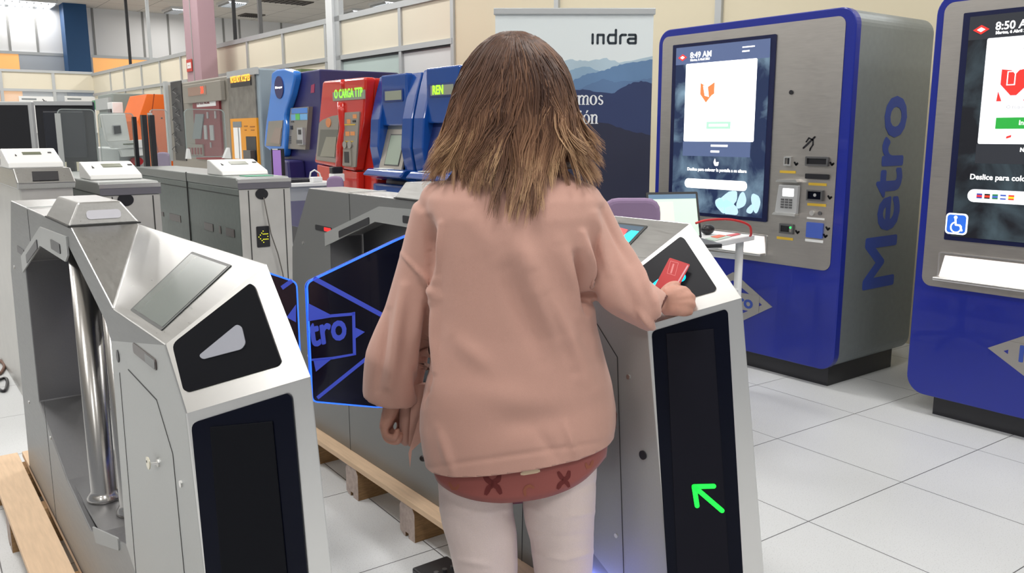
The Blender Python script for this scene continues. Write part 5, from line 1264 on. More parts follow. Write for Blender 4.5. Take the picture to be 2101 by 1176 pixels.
def limb(b, pts, rad, n=18, flat=None):
    """tapered limb through joints with rounded ends"""
    pts = [Vector(p) for p in pts]; P = []; Rr = []
    for i in range(len(pts)-1):
        p0, p1, p2, p3 = pts[max(i-1, 0)], pts[i], pts[i+1], pts[min(i+2, len(pts)-1)]
        for j in range(5):
            t = j/5; P.append(.5*((2*p1)+(p2-p0)*t+(2*p0-5*p1+4*p2-p3)*t*t+(3*p1-p0-3*p2+p3)*t**3)); Rr.append(rad[i]+(rad[i+1]-rad[i])*t)
    P.append(pts[-1]); Rr.append(rad[-1])
    d0 = (P[0]-P[1]).normalized(); d1 = (P[-1]-P[-2]).normalized()
    P = [P[0]+d0*Rr[0]*.7]+P+[P[-1]+d1*Rr[-1]*.7]; Rr = [Rr[0]*.35]+Rr+[Rr[-1]*.35]
    b.tube(P, Rr, n); return b
person = empty('person', WO, 'woman seen from behind in loose salmon jacket and white trousers, tapping her card', 'person', None, -YAW)
def wlink(name, me, material, parent, smooth=True, **k):
    o = bpy.data.objects.new(name, me); COL.objects.link(o); o.parent = parent
    me.materials.clear(); me.materials.append(material)
    for p in me.polygons: p.use_smooth = smooth
    if k.get('label'): o['label'] = k['label']
    return o
def skin_mat():
    M = mat('skin', rgb(196, 146, 128), .5, noise=(60, .08, (1, 1, 1))); b = M.node_tree.nodes['Principled BSDF']
    b.inputs['Subsurface Weight'].default_value = .12; b.inputs['Subsurface Radius'].default_value = (.8, .3, .2); b.inputs['Subsurface Scale'].default_value = .01
    return M
M_SKIN = skin_mat()
fbR = Rg[4]
def HP(x, y, off):
    """photo point on the reader facet of the right gate, lifted off it, in the woman's frame"""
    d = CF+CR*((x-1050.5)/F_PX)-CU*((y-588)/F_PX); o_ = fbR.o+fbR.n*off
    return WI @ (CAM+d*((o_-CAM).dot(fbR.n)/d.dot(fbR.n)))
# ---- body
b = MB()
yb0 = .015
b.loft([ering((0, yb0, z), rx, ry, p=2.3) for z, rx, ry in ((.70, .12, .09), (.74, .155, .11), (.80, .17, .12), (.88, .165, .115), (.98, .135, .10), (1.08, .14, .10), (1.18, .16, .105), (1.235, .155, .09), (1.27, .11, .07), (1.30, .06, .055))])
limb(b, [(0, .01, 1.24), (0, .015, 1.33), (.003, .03, 1.40)], [.058, .05, .052])
HC = Vector((.004, .035, 1.475))
# head: skull and face shaped from rings
hr = []
for z, rx, ryb, ryf, yc in ((1.365, .030, .02, .045, .045), (1.38, .045, .04, .062, .04), (1.41, .058, .065, .072, .03), (1.44, .066, .082, .076, .03), (1.475, .071, .09, .078, .03), (1.51, .073, .092, .078, .028), (1.54, .070, .088, .074, .026), (1.558, .058, .072, .060, .024), (1.570, .036, .045, .036, .022), (1.574, .012, .014, .012, .02)):
    hr.append(ering((.004, yc, z), rx, ryf, n=28, p=2.1, yback=ryb))
b.loft(hr)
limb(b, [(.004, .106, 1.475), (.004, .122, 1.45), (.004, .124, 1.437)], [.007, .010, .012], 10)     # nose
b.sphere((-.012, .117, 1.435), .007, 6); b.sphere((.020, .117, 1.435), .007, 6)
limb(b, [(-.016, .098, 1.412), (.004, .106, 1.413), (.024, .098, 1.412)], [.004, .006, .004], 8)
limb(b, [(-.014, .097, 1.404), (.004, .104, 1.402), (.022, .097, 1.404)], [.004, .006, .004], 8)
for s_ in (-1, 1): b.sphere((.004+s_*.073, .03, 1.468), .028, 8, (.28, .65, 1))
# legs
def leg(s_):
    hx = .082*s_
    tp = W(982 if s_ < 0 else 1150, 1040).x; kn = W(1000 if s_ < 0 else 1152, 1176).x
    return [(hx, .02, .80), (tp, .015, .60), (kn, .02, .44), (kn-.005*s_, .01, .28), (kn-.006*s_, -.005, .10)]
for s_ in (-1, 1):
    limb(b, leg(s_), [.085, .072, .050, .045, .032])
    L_ = leg(s_)[-1]; limb(b, [(L_[0], L_[1]-.02, .05), (L_[0], L_[1]+.06, .045), (L_[0]+.008*s_, L_[1]+.15, .03)], [.034, .034, .026], 12)
# arms
SL, EL, WL = W(896, 442, .01), W(846, 640, .04), W(806, 818, .075)
SR, ER, WR_ = W(1205, 440, .0), W(1266, 600, -.05), HP(1350, 618, .055)
limb(b, [SL, (SL+EL)/2+Vector((.004, .006, 0)), EL, WL], [.044, .038, .034, .026]); limb(b, [SR, ER, WR_], [.044, .038, .027])
# ---- right hand: back of the hand to the camera, fingers curled under, thumb along the card
def hand_r(b):
    kn = [HP(1402, 596, .046), HP(1411, 608, .043), HP(1413, 622, .040), HP(1409, 636, .036)]   # knuckles, index..little
    base = HP(1366, 618, .050)
    for i, k_ in enumerate(kn): limb(b, [base+Vector((0, 0, .012-.008*i)), (base+k_)/2+Vector((0, -.004, .004-.003*i)), k_], [.021, .0185, .0135], 12)
    rr = [.0098, .0100, .0095, .0085]
    for i, k_ in enumerate(kn):
        k1 = [HP(1410, 602, .030), HP(1419, 612, .026), HP(1420, 626, .024), HP(1415, 640, .022)][i]
        k2 = [HP(1398, 606, .014), HP(1408, 618, .012), HP(1409, 631, .012), HP(1404, 643, .012)][i]
        k3 = [HP(1384, 604, .012), HP(1394, 618, .011), HP(1395, 632, .011), HP(1392, 643, .011)][i]
        limb(b, [k_, k1, k2, k3], [rr[i]*1.2, rr[i], rr[i]*.95, rr[i]*.85], 12)
    limb(b, [HP(1362, 606, .050), HP(1370, 594, .048), HP(1380, 586, .042), HP(1391, 584, .034)], [.015, .013, .0108, .009], 12)
hand_r(b)
def hand_l(b):
    wr = W(806, 828, .075)
    kn = [W(797, 872, .105), W(791, 878, .09), W(788, 880, .075), W(788, 876, .06)]
    for i, k_ in enumerate(kn): limb(b, [wr+Vector((0, .012-.008*i, 0)), (wr+k_)/2, k_], [.021, .018, .0125], 12)
    rr = [.0098, .0100, .0095, .0085]
    for i, k_ in enumerate(kn):
        m1 = k_+Vector((.008, -.0, -.026)); m2 = m1+Vector((.024, -.002, -.006)); m3 = m2+Vector((.008, 0, .020))
        if i == 3: m1, m2, m3 = k_+Vector((.006, 0, -.021)), k_+Vector((.026, -.002, -.026)), k_+Vector((.033, 0, -.008))
        limb(b, [k_, m1, m2, m3], [rr[i]*1.15, rr[i], rr[i]*.95, rr[i]*.85], 12)
    limb(b, [W(812, 838, .10), W(822, 856, .112), W(822, 874, .112), W(818, 886, .105)], [.015, .0125, .0105, .009], 12)
hand_l(b)
me = tmp(b.mesh(), [('REMESH', dict(mode='VOXEL', voxel_size=.0036)), ('SMOOTH', dict(factor=.5, iterations=2))])
body = wlink('body', me, M_SKIN, person)
for s_ in (-1, 1):
    eo = MB().sphere((.004+s_*.03, .097, 1.478), .011, 8).mesh(); e_ = wlink('eye', eo, M_WHITE, person)
    wlink('iris', MB().sphere((.004+s_*.03, .1065, 1.478), .0045, 6).mesh(), M_BLACK, e_)
    br_ = MB(); limb(br_, [(.004+s_*.014, .107, 1.499), (.004+s_*.032, .105, 1.503), (.004+s_*.05, .092, 1.497)], [.0025, .003, .002], 6); wlink('eyebrow', br_.mesh(), mat('brow', rgb(70, 48, 38), .7), person)
# ---- trousers
M_TROU = mat('white_trousers', rgb(226, 208, 204), .8, noise=(400, .05, (1, 1, 1)), bump=.15, sheen=.2)
b = MB()
def wx(x, y): return W(x, y, -.02).x
hips = []
for z, xl, xr_, ry in ((.86, -.15, .15, .115), (.80, -.178, .19, .13), (.72, -.185, .21, .138), (.66, -.18, .205, .138), (.60, -.168, .192, .12)):
    hips.append(ering(((xl+xr_)/2, .0, z), (xr_-xl)/2, ry, p=2.4))
b.loft(hips)
lz = [W(0, y).z for y in (1040, 1176)]
def trleg(xs, s_):
    pts = []; rad = []
    for (y, xa, xb) in xs:
        A_, B_ = W(xa, y), W(xb, y); pts.append(((A_.x+B_.x)/2, .0, A_.z)); rad.append((B_.x-A_.x)/2)
    k = pts[-1]; pts += [(k[0]-.002*s_, .005, .28), (k[0]-.004*s_, -.003, .11)]; rad += [rad[-1]*.90, rad[-1]*.78]
    pts[0:0] = [(pts[0][0]+.006*s_, 0, .70)]; rad[0:0] = [rad[0]]
    return pts, rad
for xs, s_ in ((((1035, 901, 1052), (1100, 917, 1061), (1176, 934, 1063)), -1), (((1035, 1072, 1222), (1100, 1086, 1219), (1176, 1096, 1215)), 1)):
    pts, rad = trleg(xs, s_); limb(b, pts, rad, 24)
me = tmp(b.mesh(), [('REMESH', dict(mode='VOXEL', voxel_size=.005)), ('SMOOTH', dict(factor=.6, iterations=8))])
def px_of(v):
    X = (WM @ v)-CAM; z = X.dot(CF); return 1050.5+F_PX*X.dot(CR)/z, 588-F_PX*X.dot(CU)/z
import numpy as np
def wrinkle(me, segs, facing=-1, gain=1.):
    """cloth folds: each seg = (x0,y0,x1,y1,width_px,height_m) given where the photo shows the fold, pushed along the normal"""
    n = len(me.vertices); co = np.empty(n*3); me.vertices.foreach_get('co', co); co = co.reshape(-1, 3)
    no = np.empty(n*3); me.vertices.foreach_get('normal', no); no = no.reshape(-1, 3)
    Wm = np.array(WM); X = co @ Wm[:3, :3].T+Wm[:3, 3]-np.array(CAM); z = X @ np.array(CF)
    x = 1050.5+F_PX*(X @ np.array(CR))/z; y = 588-F_PX*(X @ np.array(CU))/z; h = np.zeros(n)
    for (x0, y0, x1, y1, wd, am) in segs:
        dx, dy = x1-x0, y1-y0; L2 = dx*dx+dy*dy; t = ((x-x0)*dx+(y-y0)*dy)/L2; tt = np.clip(t, 0, 1)
        d = np.hypot(x-x0-dx*tt, y-y0-dy*tt); h += am*np.exp(-(d/wd)**2)*(.3+.7*np.sin(np.pi*np.clip(t, .02, .98)))
    h *= gain*np.clip(no[:, 1]*facing*2.5+.4, 0, 1)
    co = co+no*h[:, None]; me.vertices.foreach_set('co', co.ravel()); me.update()
wrinkle(me, [(905, 1046, 960, 1056, 7, .004), (960, 1056, 1050, 1044, 7, .004), (1080, 1040, 1150, 1062, 6, .004), (1150, 1062, 1222, 1050, 6, .004), (1088, 1085, 1140, 1100, 6, -.004),
             (1095, 1135, 1160, 1148, 6, .0045), (1160, 1148, 1216, 1132, 6, .0045), (940, 1150, 1010, 1160, 7, .003), (1180, 1010, 1225, 990, 6, -.004), (900, 1010, 960, 1038, 8, -.003), (1090, 1110, 1215, 1096, 7, -.003)])
wlink('trousers', me, M_TROU, person)
# shoes
M_SHOE = mat('white_shoe', (.7, .7, .7, 1), .5)
for s_ in (-1, 1):
    L_ = leg(s_)[-1]; b = MB(); limb(b, [(L_[0], L_[1]-.03, .045), (L_[0], L_[1]+.06, .045), (L_[0]+.008*s_, L_[1]+.16, .036)], [.044, .043, .034], 14)
    me = b.mesh()
    for v in me.vertices: v.co.z = max(v.co.z, .012)
    sh = wlink('shoe', me, M_SHOE, person)
    b = MB(); b.loft([[Vector((L_[0]+x*.042, L_[1]+.06+y*.13, z)) for x, y in circ(0, 0, 1, 20)] for z in (0, .014)]); wlink('sole', b.mesh(), M_BLACK, sh, smooth=False)
# ---- patterned blouse below the jacket
def nodes_blouse():
    M = mat('brick_red_blouse', rgb(150, 80, 74), .75, sheen=.2); return M
M_BLOU = nodes_blouse()
b = MB(); rings = []
for yL, yR, xl, xr_, ry in ((850, 820, 884, 1242, .125), (900, 870, 872, 1250, .136), (945, 910, 872, 1250, .143)):
    A_, B_ = W(xl, yL), W(xr_, yR); c = (A_+B_)/2; rings.append(ering((c.x, 0, W((xl+xr_)/2, (yL+yR)/2, -ry*.85).z), (B_.x-A_.x)/2, ry, n=48, p=2.3, tilt=(B_.z-A_.z)/(B_.x-A_.x)))
# curved lower hem: the back dips in the middle
hem = []
pts_ = [(878, 948), (885, 985), (905, 1003), (935, 1019), (975, 1030), (1025, 1035), (1080, 1031), (1120, 1024), (1165, 1010), (1205, 988), (1240, 952), (1250, 938)]
def hem_y(x):
    for a_, b2 in zip(pts_, pts_[1:]):
        if a_[0] <= x <= b2[0]: return a_[1]+(b2[1]-a_[1])*(x-a_[0])/(b2[0]-a_[0])
    return pts_[0][1] if x < pts_[0][0] else pts_[-1][1]
base = rings[-1]
for k_, frac in enumerate((.34, .67, 1.)):
    rg = []
    for p in base:
        x_, y_ = px_of(p); zt_ = W(x_, hem_y(x_), p.y).z; q = p.copy(); q.z = p.z+(min(zt_, p.z-.004)-p.z)*frac; q.x = p.x*(1-.03*frac); q.y = p.y*(1-.02*frac); rg.append(q)
    rings.append(rg)
b.loft(rings[::-1], cap=False)
bm_ = b.mesh(); me = tmp(bm_, [('SUBSURF', dict(levels=1)), ('SOLIDIFY', dict(thickness=.003, offset=-1))])
blouse = wlink('blouse', me, M_BLOU, person)
M_PR1 = mat('blouse_print_dark', rgb(104, 36, 34), .8); M_PR2 = mat('blouse_print_brown', rgb(150, 88, 66), .8); M_PR3 = mat('cream_label', rgb(226, 200, 170), .7)
from mathutils.bvhtree import BVHTree
bv = BVHTree.FromPolygons([v.co for v in me.vertices], [p.vertices[:] for p in me.polygons])
def decal(name, pts, wpx, material, parent, bvh, off=.0012):
    """printed mark draped on the cloth: a ribbon through photo points"""
    o_ = WI @ CAM; b = MB(); L2 = []
    P2 = [Vector(p) for p in pts]; Q = []
    for p, q in zip(P2, P2[1:]):
        n = max(2, int((q-p).length/3)); Q += [p+(q-p)*i/n for i in range(n)]
    Q.append(P2[-1]); rows = []
    for i, p in enumerate(Q):
        t = (Q[min(i+1, len(Q)-1)]-Q[max(i-1, 0)]).normalized(); nn = Vector((-t.y, t.x)); e_ = min(i, len(Q)-1-i)/max(1, len(Q)-1); wq = wpx*(.55+.45*min(1, e_*6))
        row = []
        for s_ in (-1, -.33, .33, 1):
            z = p+nn*wq*s_/2; d = (W(z.x, z.y)-o_).normalized(); hit = bvh.ray_cast(o_, d)
            row.append(hit[0]-d*off if hit[0] else None)
        rows.append(row)
    for a_, c_ in zip(rows, rows[1:]):
        for j in range(3):
            if None in (a_[j], a_[j+1], c_[j], c_[j+1]): continue
            b._f([b.bm.verts.new(v) for v in (a_[j], a_[j+1], c_[j+1], c_[j])])
    if not b.bm.faces: return
    bmesh.ops.remove_doubles(b.bm, verts=b.bm.verts, dist=1e-5)
    return wlink(name, b.mesh(), material, parent)
for pts, wd, mt_ in ((((992, 972), (1000, 985), (1010, 992), (1022, 985), (1026, 972)), 11, M_PR1), (((996, 1016), (1003, 1001), (1012, 994), (1021, 1000), (1028, 1014)), 11, M_PR1),
                     (((1145, 968), (1152, 980), (1160, 985), (1166, 978), (1168, 966)), 9, M_PR1), (((1144, 1004), (1150, 993), (1158, 987), (1164, 992), (1168, 1000)), 9, M_PR1), (((1012, 986), (1011, 1000)), 10, M_PR1), (((1157, 980), (1158, 992)), 8, M_PR1),
                     (((1078, 1018), (1076, 1007), (1080, 999), (1088, 997), (1096, 1002)), 6, M_PR2), (((921, 990), (928, 1003), (937, 1003), (941, 994)), 6, M_PR2), (((1202, 950), (1205, 960), (1212, 957), (1217, 945)), 6, M_PR2),
                     (((1068, 973), (1084, 970), (1108, 966)), 8, M_PR3), (((866, 940), (873, 942)), 9, mat('blouse_print_black', rgb(60, 34, 38), .8)), (((878, 922), (884, 936)), 6, M_PR1)):
    decal('print_mark', pts, wd, mt_, blouse, bv)
# ---- jacket
def nodes_jacket():
    M = mat('salmon_jacket', rgb(194, 150, 136), .78, noise=(700, .05, (1, 1, 1)), bump=.12, sheen=.25); return M
M_JACK = nodes_jacket()
b = MB(); rows = [(352, 352, 975, 1135, .050, 0), (364, 366, 930, 1185, .075, 0), (380, 384, 893, 1222, .095, 0), (404, 408, 872, 1240, .112, -.002), (450, 450, 874, 1238, .125, -.004), (520, 515, 886, 1226, .130, -.006), (600, 595, 891, 1214, .128, -.006),
                  (700, 690, 888, 1224, .130, -.004), (780, 760, 878, 1240, .138, -.002), (850, 815, 864, 1254, .146, 0), (915, 870, 862, 1262, .152, 0), (960, 905, 868, 1262, .156, 0), (988, 930, 874, 1258, .158, 0)]
R_ = []
for yL, yR, xl, xr_, ry, yc in rows:
    A_, B_ = W(xl, yL), W(xr_, yR); c = (A_+B_)/2; zb = W((xl+xr_)/2, (yL+yR)/2, -ry*.85).z if yL > 420 else c.z
    R_.append(ering((c.x, yc, zb), (B_.x-A_.x)/2, ry, n=48, p=2.35, tilt=(B_.z-A_.z)/(B_.x-A_.x)))
R_.append([p+Vector((0, 0, -.05)) for p in R_[-1]])
b.loft(R_)
# sleeves
def sleeve(b, spec, yl):
    pts, rad = [], []
    for (xc, yc, hw), y_ in zip(spec, yl): p = W(xc, yc, y_); pts.append(p); rad.append(hw*1.85/F_PX*(1+y_/1.9))
    P = smoothp(pts, 5); rr = [rad[0]+0*i for i in range(0)]
    for i in range(len(pts)-1):
        for j in range(5): rr.append(rad[i]+(rad[i+1]-rad[i])*j/5)
    rr.append(rad[-1]); d0 = (P[0]-P[1]).normalized(); P = [P[0]+d0*rr[0]*.7]+P; rr = [rr[0]*.35]+rr
    b.tube(P, rr, 26)
sleeve(b, [(895, 432, 52), (872, 530, 54), (843, 640, 57), (814, 735, 69), (803, 814, 64)], [.01, .03, .04, .055, .07])
sleeve(b, [(1202, 434, 50), (1243, 520, 52), (1272, 590, 57), (1312, 622, 52), (1350, 642, 46)], [.0, -.02, -.05, -.065, -.075])
# soft shoulders
for (x, y, r_) in ((905, 415, .050), (1195, 418, .048), (960, 385, .05), (1140, 388, .05)): b.sphere(W(x, y, 0), r_, 10)
me = tmp(b.mesh(), [('REMESH', dict(mode='VOXEL', voxel_size=.0052)), ('SMOOTH', dict(factor=.6, iterations=7))])
J = [ # long soft folds of the back
     (1050, 470, 1150, 690, 26, .010), (1110, 600, 1215, 800, 22, .007), (1095, 560, 1180, 760, 14, -.006), (1150, 500, 1195, 640, 20, .006), (1040, 560, 1110, 740, 20, -.004),
     (1195, 480, 1212, 590, 9, .010), (1182, 520, 1203, 640, 8, -.012), (1220, 440, 1250, 560, 10, .006), (1236, 430, 1290, 540, 8, -.004), (1203, 600, 1215, 620, 9, -.016),
     (905, 460, 893, 620, 7, .006), (880, 450, 895, 560, 10, -.008), (860, 560, 900, 610, 8, .004), (823, 520, 890, 590, 4, .0028), (830, 590, 800, 790, 11, .008), (795, 640, 775, 800, 8, -.004), (862, 620, 850, 720, 16, .003),
     (893, 600, 889, 760, 9, .007), (880, 640, 872, 800, 10, -.012), (855, 760, 868, 830, 8, -.006),
     (930, 690, 1010, 760, 20, .003), (960, 800, 1120, 830, 30, .003), (1000, 880, 1180, 850, 26, -.003), (900, 880, 930, 975, 10, .003), (1160, 870, 1185, 945, 8, .003), (1100, 880, 1150, 950, 12, -.002),
     (1290, 500, 1340, 620, 7, .005), (1275, 560, 1310, 660, 14, -.004), (1310, 640, 1345, 680, 7, .006), (1250, 640, 1300, 668, 9, -.004), (1345, 600, 1350, 660, 6, .004),
     (880, 960, 1255, 905, 5, -.0012), (960, 430, 1020, 520, 30, .003), (1000, 400, 1010, 470, 16, -.003)]
wrinkle(me, J, gain=2.5)
bmj = bmesh.new(); bmj.from_mesh(me); bmj.normal_update()
h0, h1 = W(874, 988, -.13), W(1258, 930, -.13); hd = Vector((h1.x-h0.x, 0, h1.z-h0.z)).normalized(); hn = Vector((hd.z, 0, -hd.x))
bmesh.ops.bisect_plane(bmj, geom=bmj.verts[:]+bmj.edges[:]+bmj.faces[:], plane_co=h0, plane_no=hn, clear_outer=True)
bmj.to_mesh(me); bmj.free()
me = tmp(me, [('SOLIDIFY', dict(thickness=.003, offset=-1))])
jacket = wlink('jacket', me, M_JACK, person)
# cuffs: short open rims with a shadowed inside
def cuff(c, d, r_, ry_, name='cuff'):
    d = Vector(d).normalized(); u = d.orthogonal().normalized(); v = d.cross(u); b = MB()
    n = 28; prof = ((-.03, 1.0), (.0, 1.02), (.004, 1.0), (.0, .94), (-.03, .9)); rings = [[c+d*h*1+(u*cos(2*pi*k/n)*r_+v*sin(2*pi*k/n)*ry_)*s_ for k in range(n)] for h, s_ in prof]
    b.loft(rings, cap=False); o = wlink(name, b.mesh(), M_JACK, jacket)
    return o
wl, wrr = W(806, 812, .068), W(1346, 634, .075)
def ellipsoid(c, r_, sc): b = MB(); b.sphere(c, r_, 12, sc); return b.mesh()
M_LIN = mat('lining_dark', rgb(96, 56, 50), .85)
wlink('sleeve_lining', ellipsoid(W(806, 818, .07), .056, (1, 1, .18)), M_LIN, jacket)
b = MB(); d_ = (W(1350, 642, -.075)-W(1312, 622, -.065)).normalized(); c_ = W(1350, 642, -.075); b.tube([c_-d_*.01, c_+d_*.0015], .044, 24); wlink('sleeve_lining', b.mesh(), M_LIN, jacket)
# left cuff corner and the front panel hanging at her left side
def sheet(name, pts, yls, th, material, parent):
    b = MB(); P = [W(x, y, yl) for (x, y), yl in zip(pts, yls)]
    b.prism(P, (0, th, 0)); return wlink(name, b.mesh(), material, parent, smooth=False)
b = MB(); limb(b, [W(838, 780, .07), W(834, 850, .085), W(832, 905, .09)], [.020, .018, .016], 16)
me = b.mesh()
fp_ = wlink('front_panel', me, M_JACK, jacket)
b = MB(); A_ = [W(x, y, .05) for x, y in ((846, 790), (874, 790), (872, 850), (864, 885), (850, 917), (838, 916))]
b.prism(A_, (0, .02, 0)); wlink('front_panel', b.mesh(), M_JACK, jacket, smooth=False)
b = MB(); A_ = [W(x, y, .03) for x, y in ((862, 850), (874, 862), (866, 905), (845, 925), (841, 960), (838, 930), (850, 890))]
b.prism(A_, (0, .006, 0)); wlink('side_point', b.mesh(), M_JACK, jacket, smooth=False)
b = MB(); A_ = [W(x, y, .0) for x, y in ((1240, 790), (1252, 800), (1266, 850), (1264, 880), (1256, 870))]
b.prism(A_, (0, .02, 0)); wlink('side_slit', b.mesh(), M_LIN, jacket, smooth=False)
b = MB(); b.sphere(W(884, 718, .04), .012, 8, (.5, 1, 1.2)); wlink('button', b.mesh(), mat('button_dark', (.02, .012, .012, 1), .4), jacket)
b = MB(); b.sphere(W(868, 941, .02), .010, 8, (.9, .5, .8)); wlink('button', b.mesh(), MATS['button_dark'], jacket)
# ---- hair
def nodes_hair():
    M = bpy.data.materials.new('brown_hair'); M.use_nodes = True; nt = M.node_tree; b = nt.nodes['Principled BSDF']; N = nt.nodes.new; L = nt.links.new
    at = N('ShaderNodeAttribute'); at.attribute_name = 'hcol'; cr = N('ShaderNodeValToRGB'); E_ = cr.color_ramp.elements
    E_[0].position = 0; E_[0].color = rgb(62, 42, 36); E_[1].position = 1; E_[1].color = rgb(216, 178, 138)
    for p_, c_ in ((.3, rgb(108, 78, 62)), (.6, rgb(150, 112, 86)), (.8, rgb(188, 150, 116))): q = E_.new(p_); q.color = c_
    L(at.outputs['Fac'], cr.inputs[0]); L(cr.outputs[0], b.inputs['Base Color']); b.inputs['Roughness'].default_value = .42; b.inputs['Specular IOR Level'].default_value = .35
    return M
ENV = [(63, 1044, 1060, .005, .005), (68, 1022, 1084, .030, .03), (76, 1003, 1104, .052, .05), (92, 982, 1126, .072, .07), (120, 962, 1148, .092, .09), (155, 946, 1164, .106, .10), (195, 932, 1175, .114, .105), (240, 922, 1182, .118, .105),
       (280, 915, 1186, .120, .10), (320, 908, 1190, .122, .095), (350, 903, 1196, .126, .09), (380, 900, 1200, .146, .09), (420, 905, 1195, .170, .09), (470, 910, 1190, .182, .09), (530, 912, 1188, .188, .09)]
def env(y):
    y = max(63, min(530, y))
    for a_, c_ in zip(ENV, ENV[1:]):
        if a_[0] <= y <= c_[0]:
            t = (y-a_[0])/(c_[0]-a_[0]); return [a_[i]+(c_[i]-a_[i])*t for i in range(5)]
    return list(ENV[-1])
HY = .025
def hp_(phi, y, rho):
    """point of the hair surface: phi 0 = back centre, +90 = her right, y = photo height"""
    _, xl, xr_, rb, rf_ = env(y); A_, B_ = W(xl, y, HY), W(xr_, y, HY); c = (A_+B_)/2; hx = (B_.x-A_.x)/2
    s_, c_ = sin(phi), cos(phi); ry = rb if c_ > 0 else rf_
    return Vector((c.x+s_*hx*rho, HY-c_*ry*rho, c.z))
rnd = random.Random(11)
b = MB(); rings = []
for y in (66, 72, 84, 104, 135, 175, 220, 265, 310, 345):
    rings.append([hp_(2*pi*k/40-pi, y, .93 if abs(2*pi*k/40-pi) < 2.0 else (.93 if y < 120 else .74)) for k in range(40)])
b.loft(rings); cap_me = b.mesh()
at = cap_me.attributes.new('hcol', 'FLOAT', 'POINT')
for d in at.data: d.value = .12
hair_cap = wlink('hair', cap_me, nodes_hair(), person)
M_HAIR = cap_me.materials[0]
V, Fc, HCc = [], [], []
def strand(pts, w0, col):
    n0 = len(V); k = len(pts)
    for i, p in enumerate(pts):
        t = (pts[min(i+1, k-1)]-pts[max(i-1, 0)]).normalized(); o_ = Vector((p.x, p.y-HY, 0)); u = t.cross(o_ if o_.length > 1e-4 else Vector((0, 1, 0)))
        u = u.normalized() if u.length > 1e-6 else Vector((1, 0, 0)); n_ = u.cross(t).normalized(); s_ = i/(k-1); w_ = w0*(1-.85*max(0, (s_-.55)/.45)**1.5)
        for a in (0, 2.094, 4.189): V.append(p+(u*cos(a)*1.3+n_*sin(a)*.8)*w_); HCc.append(min(1, max(0, col(s_))))
    for i in range(k-1):
        for j in range(3):
            a = n0+i*3+j; c_ = n0+i*3+(j+1) % 3; Fc.append((a, c_, c_+3, a+3))
def end_y(phi):
    """how low the hair falls at this angle (photo y on the surface)"""
    x = sin(phi)
    if phi < -1.9 or phi > 1.9: return rnd.uniform(300, 345)
    if x < -.55: return rnd.uniform(330, 378)
    if x < -.12: return rnd.uniform(350, 395)
    if x < .46: return rnd.uniform(388, 436)
    return rnd.uniform(335, 385)
NCL = 340
for c_i in range(NCL):
    ph0 = rnd.uniform(-1.75, 1.75) if c_i < NCL*.85 else rnd.choice((-1, 1))*rnd.uniform(1.7, 2.25)
    ye = end_y(ph0); layer = rnd.random()
    if layer < .45: ye = max(ye-rnd.uniform(10, 110)*(1-layer), 265)
    ys = 66+rnd.random()**2*60 if layer > .3 else rnd.uniform(70, 200)
    if ye < ys+90: ye = ys+90
    rho0 = .955+.075*rnd.random()+(.02 if layer < .45 else 0)
    wav, wp_, wf = rnd.uniform(.03, .085), rnd.uniform(0, 6.28), rnd.uniform(1., 2.2)
    drift = (-.16 if ph0 < .15 else -.02)*rnd.uniform(.3, 1.2)
    sx = sin(ph0); flip = 0
    if ph0 > .8 and ye > 300: flip = rnd.uniform(.012, .048)
    elif ph0 < -.8 and ye > 300: flip = rnd.uniform(-.035, .0)
    bright = rnd.uniform(-.22, .42); tipb = rnd.uniform(.15, .75) if abs(sx) > .55 or rnd.random() < .45 else rnd.uniform(0, .3)
    ns = rnd.randint(12, 18)
    for s_i in range(ns):
        dphi, dr = rnd.gauss(0, .055), rnd.gauss(0, .008); le = rnd.gauss(0, 7); dens = rnd.gauss(0, .06)
        pts = []; K = 15
        for i in range(K):
            s_ = i/(K-1); y = ys+(ye+le-ys)*(s_**1.12)
            conv = 1-.82*max(0, (s_-.25)/.75)
            phi = ph0*min(1, .55+.6*s_**.6)+dphi*conv*2.0+drift*s_*s_+wav*sin(wf*2*pi*s_+wp_)*(.3+s_)
            rho = .945+(rho0+dr*conv-.945)*min(1, s_*4)+.028*sin(wf*5*s_+wp_)*s_
            p = hp_(phi, y, rho)
            if s_ > .6:
                k_ = ((s_-.6)/.4)**2; p = p+Vector((flip*k_, -.012*k_*(abs(flip) > 0), abs(flip)*.20*k_))
            pts.append(p)
        strand(pts, rnd.uniform(.0009, .0017), lambda s_, B=bright, T=tipb, D=dens: .10+B*.5+D+T*max(0, (s_-.45)/.55)**1.3+.22*s_)
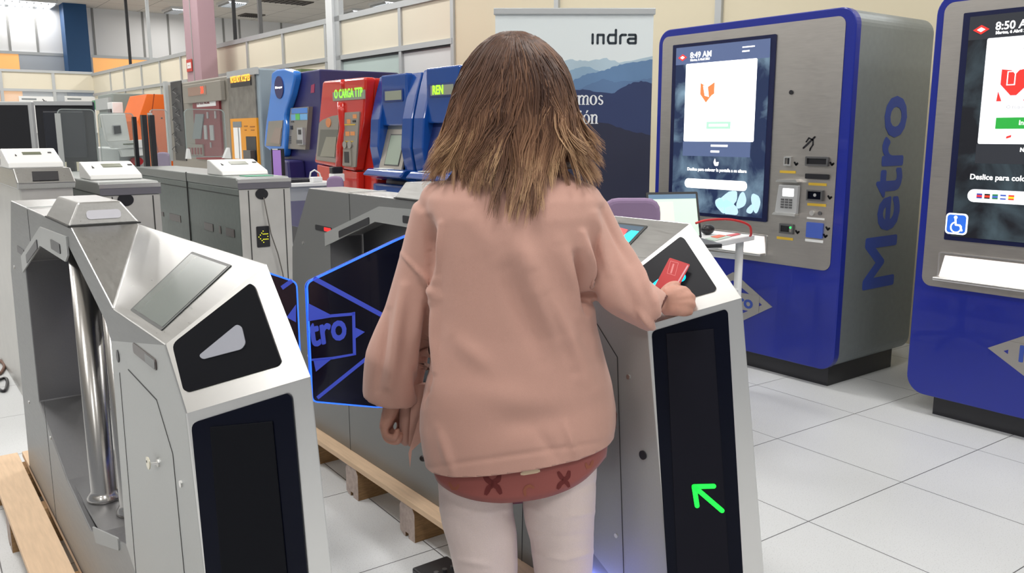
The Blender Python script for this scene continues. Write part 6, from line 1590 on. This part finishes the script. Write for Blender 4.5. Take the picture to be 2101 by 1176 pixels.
# loose wisps at her left and right shoulders
for i in range(150):
    side = rnd.random() < .38
    if side: a_, e_ = W(rnd.uniform(925, 950), rnd.uniform(250, 330), -.02), W(rnd.uniform(868, 905), rnd.uniform(355, 375), -.05)
    else: a_, e_ = W(rnd.uniform(1165, 1190), rnd.uniform(230, 325), -.02), W(rnd.uniform(1195, 1224), rnd.uniform(300, 372), -.04)
    pts = []
    for j in range(11):
        s_ = j/10; p = a_.lerp(e_, s_**1.5); p.z = a_.z+(e_.z-a_.z)*s_+(.012*s_**3 if not side else .004*s_**3); p.x += (-.012 if side else -.006)*sin(pi*s_)*(-1 if side else 1); pts.append(p)
    strand(pts, rnd.uniform(.0006, .0011), lambda s_, B=rnd.uniform(.3, .55): B+.45*s_)
# fine flyaway hairs on the crown
for i in range(40):
    ph = rnd.uniform(-1.5, 1.5); y0 = rnd.uniform(66, 300); pts = []
    for j in range(8):
        s_ = j/7; pts.append(hp_(ph+.25*s_*rnd.uniform(.8, 1.2)*(1 if ph > 0 else -1), y0+60*s_, 1.02+.03*sin(pi*s_)))
    strand(pts, .00035, lambda s_: .4)
hm = bpy.data.meshes.new('hair'); hm.from_pydata([tuple(v) for v in V], [], Fc); hm.update()
at = hm.attributes.new('hcol', 'FLOAT', 'POINT')
for i, d in enumerate(at.data): d.value = HCc[i]
wlink('hair_strands', hm, M_HAIR, hair_cap)
# ---- the card she holds over the reader
cpl = PL(fbR.o+fbR.n*.022, fbR.u, fbR.v); cpl.n = fbR.n
q = cpl.pxs((1374, 529), (1416, 543), (1386, 603), (1343, 588))
ce_ = empty('travel_card', cpl.at(*q[0]), 'red travel card held over the glowing reader in her right hand', 'card')
area = sum(a[0]*b_[1]-b_[0]*a[1] for a, b_ in zip(q, q[1:]+q[:1]))
if area < 0: q = q[::-1]
cb = cpl.poly('card_body', rpoly(q, .003), 0, .0010, mat('card_red', rgb(196, 44, 48), .35), ce_)
M_CPINK = mat('card_print', rgb(232, 140, 140), .4)
lp_ = cpl.pxs((1376, 536), (1392, 540), (1385, 566), (1369, 561))
for a_, c_ in zip(lp_, lp_[1:]+lp_[:1]): stroke('card_print_frame', cpl, [a_, c_], .0009, .001, .0013, M_CPINK, cb)
stroke('card_print_bar', cpl, cpl.pxs((1382, 543), (1377, 560)), .004, .001, .0012, M_CPINK, cb)
stroke('card_print_edge', cpl, cpl.pxs((1411, 546), (1388, 585)), .0035, .001, .0012, mat('card_print_b', rgb(226, 170, 180), .4), cb)
